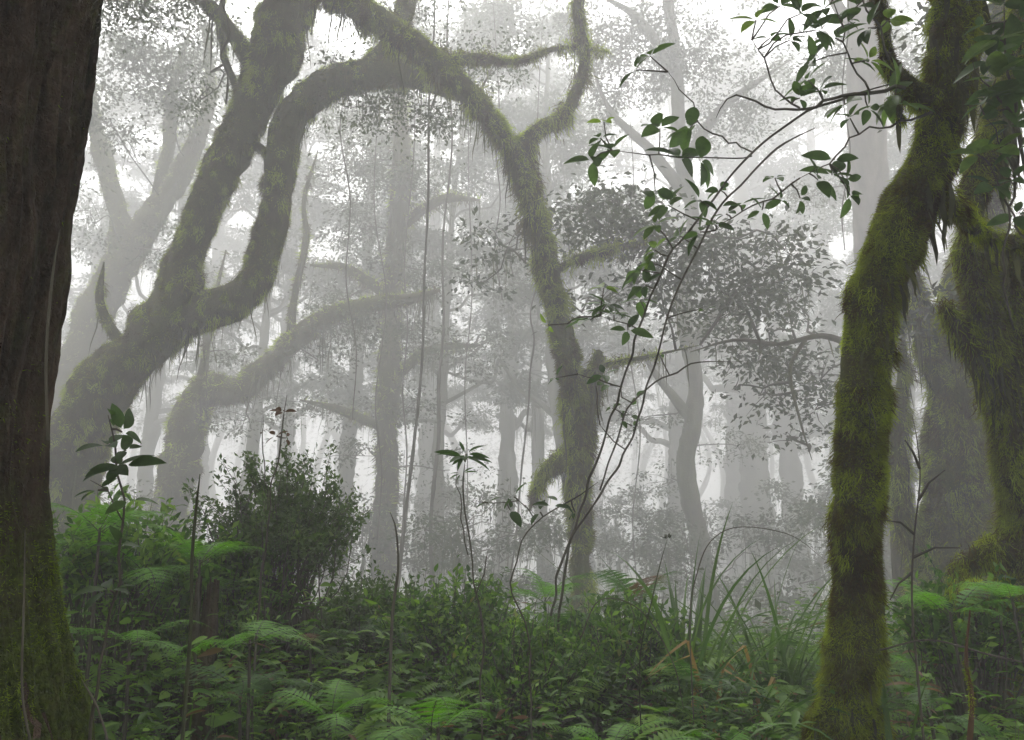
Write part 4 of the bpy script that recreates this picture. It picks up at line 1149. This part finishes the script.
def stump():
    rng = np.random.default_rng(66)
    b = P(203, 640, 4.0); b[2] = gz(b[0], b[1]); top = P(203, 575, 4.0)
    h = top[2] - b[2]
    root = thing('rotten_stump', b, 'short rotten brown stump half buried in leaves left of the dense bush', 'stump')
    mb = MB(); sides = 40; n = 30
    a = np.linspace(0, 2 * np.pi, sides, endpoint=False); z = np.linspace(-.1, 1, n)
    hh = h * (1 - .35 * np.abs(fbm(np.stack([np.cos(a) * 3, np.sin(a) * 3, a * 0], 1), 3)))
    A, ZZ = np.meshgrid(a, z); H = np.repeat(hh[None], n, 0)
    r = .055 * (1.5 - .6 * ZZ) * (1 + .25 * fbm(np.stack([np.cos(A).ravel() * 4, np.sin(A).ravel() * 4, ZZ.ravel() * 1.2], 1), 3).reshape(A.shape))
    V = np.stack([b[0] + r * np.cos(A), b[1] + r * np.sin(A), b[2] + H * ZZ], -1)
    Vi = V[::-1].copy(); Vi[..., 0] = b[0] + (Vi[..., 0] - b[0]) * .7; Vi[..., 1] = b[1] + (Vi[..., 1] - b[1]) * .7
    V = np.concatenate([V, Vi[:12]], 0).reshape(-1, 3); nn = n + 12
    i = np.arange(nn - 1)[:, None] * sides; j = np.arange(sides)[None]; k = (j + 1) % sides
    Q = np.stack([i + j, i + k, i + sides + k, i + sides + j], -1).reshape(-1, 4)
    mb.add(V, [Q], .1); mb.build('trunk', M['bark_near'], root)


stump()


def logs():
    rng = np.random.default_rng(67)
    for lab, d, rows in [('thin reddish dead stem leaning in the lower right corner', 3.4, [(968, 760, 3), (972, 700, 2.6), (966, 660, 2), (970, 610, 1.4)])]:
        pts, rad = px_path(rows, d)
        mb = MB(); V, Q, c, r = tube(mb, pts, rad, 12, .02, .2, 12, tint=.5, lump=.2)
        fur(mb, V, Q, 2500, .012, rng, 1)
        tag(mb.build('fallen_branch', [M['bark_moss'] if 'mossy' in lab else M['dead'] if 'reddish' in lab else M['bark_near'], M['fur']], None, loc=[float(q) for q in pts[0]]), lab, 'branch')


logs()

def far_forest():
    rng = np.random.default_rng(79)
    mb = MB()
    N = 5600
    n1 = 4000
    x = np.concatenate([(rng.random(n1) * 2 - 1) * 120, np.where(rng.random(N - n1) < .5, -1, 1) * (46 + 40 * rng.random(N - n1))])
    y = np.concatenate([92 + 62 * rng.random(n1), 8 + 78 * rng.random(N - n1)])
    g = ground_z(x, y)
    cell = fbm(np.stack([x * .09, y * .09, np.zeros(N)], 1), 2)
    top = np.where(y > 90, 62, 36) + 10 * cell
    low = np.where(y > 90, 16, 4)
    z = np.minimum(g + low + (top - low) * rng.random(N) ** .7, 72)
    for k in range(N):
        clump(mb, np.array([x[k], y[k], z[k]]), 2.4 + 2.2 * rng.random(), 44, .62, T_FAR, .5, rng)
    for k in range(90):
        xx, yy = (rng.random() * 2 - 1) * 100, 88 + 60 * rng.random()
        gg = gz(xx, yy); h = 30
        pts = np.array([[xx, yy, gg - .5], [xx + rng.normal(), yy, gg + h * .3], [xx + rng.normal() * 2, yy, gg + h * .65], [xx + rng.normal() * 3, yy, gg + h]])
        tube(mb, pts, np.array([.8, .55, .4, .15]) * (.6 + .6 * rng.random()), 8, 1.2, .15, .8, tint=.4, mat=1)
    o = mb.build('distant_forest', [M['leaf_far'], M['bark_far']], None)
    o['kind'] = 'stuff'; o['label'] = 'far off forest dissolving into one grey mass behind the fog'; o['category'] = 'forest'


far_forest()

# thin twigs and dead sticks ---------------------------------------------------------
STICKS = [
    ('long bare arching stem curving over the large strap leaved clump', 4.6, [(580, 640, 1.2), (600, 600, 1.1), (640, 610, 1.0), (672, 660, 1.1), (684, 710, 1.3)]),
    ('thin bent stem arching between fern and stout hazy trunk', 4.8, [(690, 620, 1.2), (698, 570, 1.1), (712, 540, 1), (740, 527, .9), (790, 535, .8), (825, 560, .7)]),
    ('pale dry stick leaning at the foot of the bark trunk', 2.9, [(108, 770, 2.5), (100, 715, 2.2), (88, 690, 1.6), (82, 680, 1.2)]),
    ('bare twiggy stem standing right of the crooked mossy trunk', 4.0, [(918, 680, 2.4), (912, 600, 2), (914, 540, 1.7), (920, 480, 1.4), (917, 440, 1), (912, 415, .7)]),
    ('thin upright stem with a bud beside the feathery fern', 4.6, [(640, 660, 1.3), (652, 600, 1.2), (660, 565, 1), (667, 540, .9)]),
    ('blunt green stalk standing left of the dense small leaved bush', 3.6, [(190, 640, 3.2), (192, 560, 3), (196, 510, 2.8), (200, 474, 2.6)]),
    ('curved brown stem rising right of the dense small leaved bush', 4.6, [(392, 620, 3), (398, 570, 2.4), (396, 530, 1.8), (390, 512, 1.2)]),
    ('fallen grey stick across the lower right slope', 3.9, [(880, 650, 1.8), (930, 640, 1.6), (990, 655, 1.6), (1050, 668, 1.6)]),
]
for i, (lab, d, rows) in enumerate(STICKS):
    pts, rad = px_path([(q[0], q[1], q[2] * .55) for q in rows], d, i not in (0, 7))
    mb = MB(); q = tube(mb, pts, rad, 7, .03, .1, 9, tint=.6 if i != 2 else 1.0)
    if i == 3:
        for (a, b_) in [((914, 560), (960, 548)), ((915, 530), (885, 520)), ((918, 500), (945, 470)), ((914, 570), (890, 600)), ((916, 470), (905, 440))]:
            st = q[2][np.argmin(np.linalg.norm(q[2] - P(*a, far(d)), axis=1))]
            tube(mb, [st, (st + P(*b_, far(d))) / 2 + [0, 0, .02], P(*b_, far(d))], [.006, .004, .002], 5, .05, tint=.4)
    if i == 4:
        rng = np.random.default_rng(5); whorl(mb, P(667, 540, far(d)), Z, 6, .03, rng, T_LEAF4, 0, .5, .3)
    tag(mb.build('bare_stem', M['twig_green'] if i in (4, 5) else M['twig'], None, loc=[float(a) for a in pts[0]]), lab, 'stem', 'bare stems in the undergrowth')


# ------------------------------------------------------------------ ground
def ground():
    a = np.concatenate([-np.geomspace(200, 12, 40), np.linspace(-11.5, 11.5, 110), np.geomspace(12, 200, 40)])
    b = np.concatenate([-np.geomspace(200, 6, 30), np.linspace(-5.5, 16, 110), np.geomspace(16.5, 200, 50)])
    X, Y = np.meshgrid(a, b)
    Zg = ground_z(X, Y)
    V = np.stack([X.ravel(), Y.ravel(), Zg.ravel()], 1)
    n = len(a); m = len(b)
    i = (np.arange(m - 1)[:, None] * n + np.arange(n - 1)[None]).ravel()
    mb = MB(); mb.add(V, [np.stack([i, i + 1, i + n + 1, i + n], 1)], .5)
    o = mb.build('ground', M['soil'], None); o['kind'] = 'structure'
    return V[:, 2].min()


zmin = ground()

# ------------------------------------------------------------------ haze
HAZE = .018
TOP = 78.0


def haze():
    zb = zmin - 1.0
    mb = MB()
    s = 201.0
    V = [(x, y, z) for z in (zb, TOP) for (x, y) in ((-s, -s), (s, -s), (s, s), (-s, s))]
    mb.add(V, [np.array([(3, 2, 1, 0), (4, 5, 6, 7), (0, 1, 5, 4), (1, 2, 6, 5), (2, 3, 7, 6), (3, 0, 4, 7)])], .5)
    m, nt, out = new_mat('haze_air')
    v = nt.nodes.new('ShaderNodeVolumePrincipled')
    v.inputs['Color'].default_value = (.975, .975, .98, 1)
    v.inputs['Density'].default_value = HAZE
    v.inputs['Anisotropy'].default_value = .35
    nt.links.new(v.outputs[0], out.inputs['Volume'])
    o = mb.build('haze', m, None, smooth=False)
    o['kind'] = 'stuff'


haze()

# ------------------------------------------------------------------ light, camera
SUN_EL, SUN_AZ = math.radians(56), math.radians(-12)   # azimuth from +Y towards +X
sun = bpy.data.lights.new('sun', 'SUN'); sun.energy = 1.5; sun.angle = math.radians(14); sun.color = (1, .97, .92)
so = bpy.data.objects.new('sun', sun); C.objects.link(so)
so.rotation_euler = (-(math.pi / 2 - SUN_EL), 0, -SUN_AZ) 
w = bpy.data.worlds.new('World'); bpy.context.scene.world = w; w.use_nodes = True
nt = w.node_tree
bg = nt.nodes['Background']
sky = nt.nodes.new('ShaderNodeTexSky'); sky.sky_type = 'NISHITA'; sky.sun_disc = False
sky.sun_elevation = SUN_EL; sky.sun_rotation = SUN_AZ
sky.air_density = 1.0; sky.dust_density = 4.0; sky.ozone_density = 1.0
hs = nt.nodes.new('ShaderNodeHueSaturation'); hs.inputs['Saturation'].default_value = .12
nt.links.new(sky.outputs[0], hs.inputs['Color']); nt.links.new(hs.outputs[0], bg.inputs[0])
bg.inputs[1].default_value = .15

cam = bpy.data.cameras.new('camera'); cam.lens = F_PX / 1024 * 36; cam.sensor_width = 36; cam.clip_end = 1000; cam.clip_start = .05
co = bpy.data.objects.new('camera', cam); C.objects.link(co)
co.location = CAM; co.rotation_euler = (math.pi / 2 + PITCH, 0, 0)
sc = bpy.context.scene
sc.camera = co
sc.view_settings.view_transform = 'Standard'; sc.view_settings.look = 'None'
sc.view_settings.exposure = 2.25; sc.view_settings.gamma = 1
sc.view_settings.use_curve_mapping = False
cy = sc.cycles
cy.volume_bounces = 3
cy.max_bounces = 8; cy.diffuse_bounces = 3; cy.transmission_bounces = 4; cy.glossy_bounces = 2
cy.use_denoising = True

for o in bpy.data.objects:
    if '_loc' in o: del o['_loc']
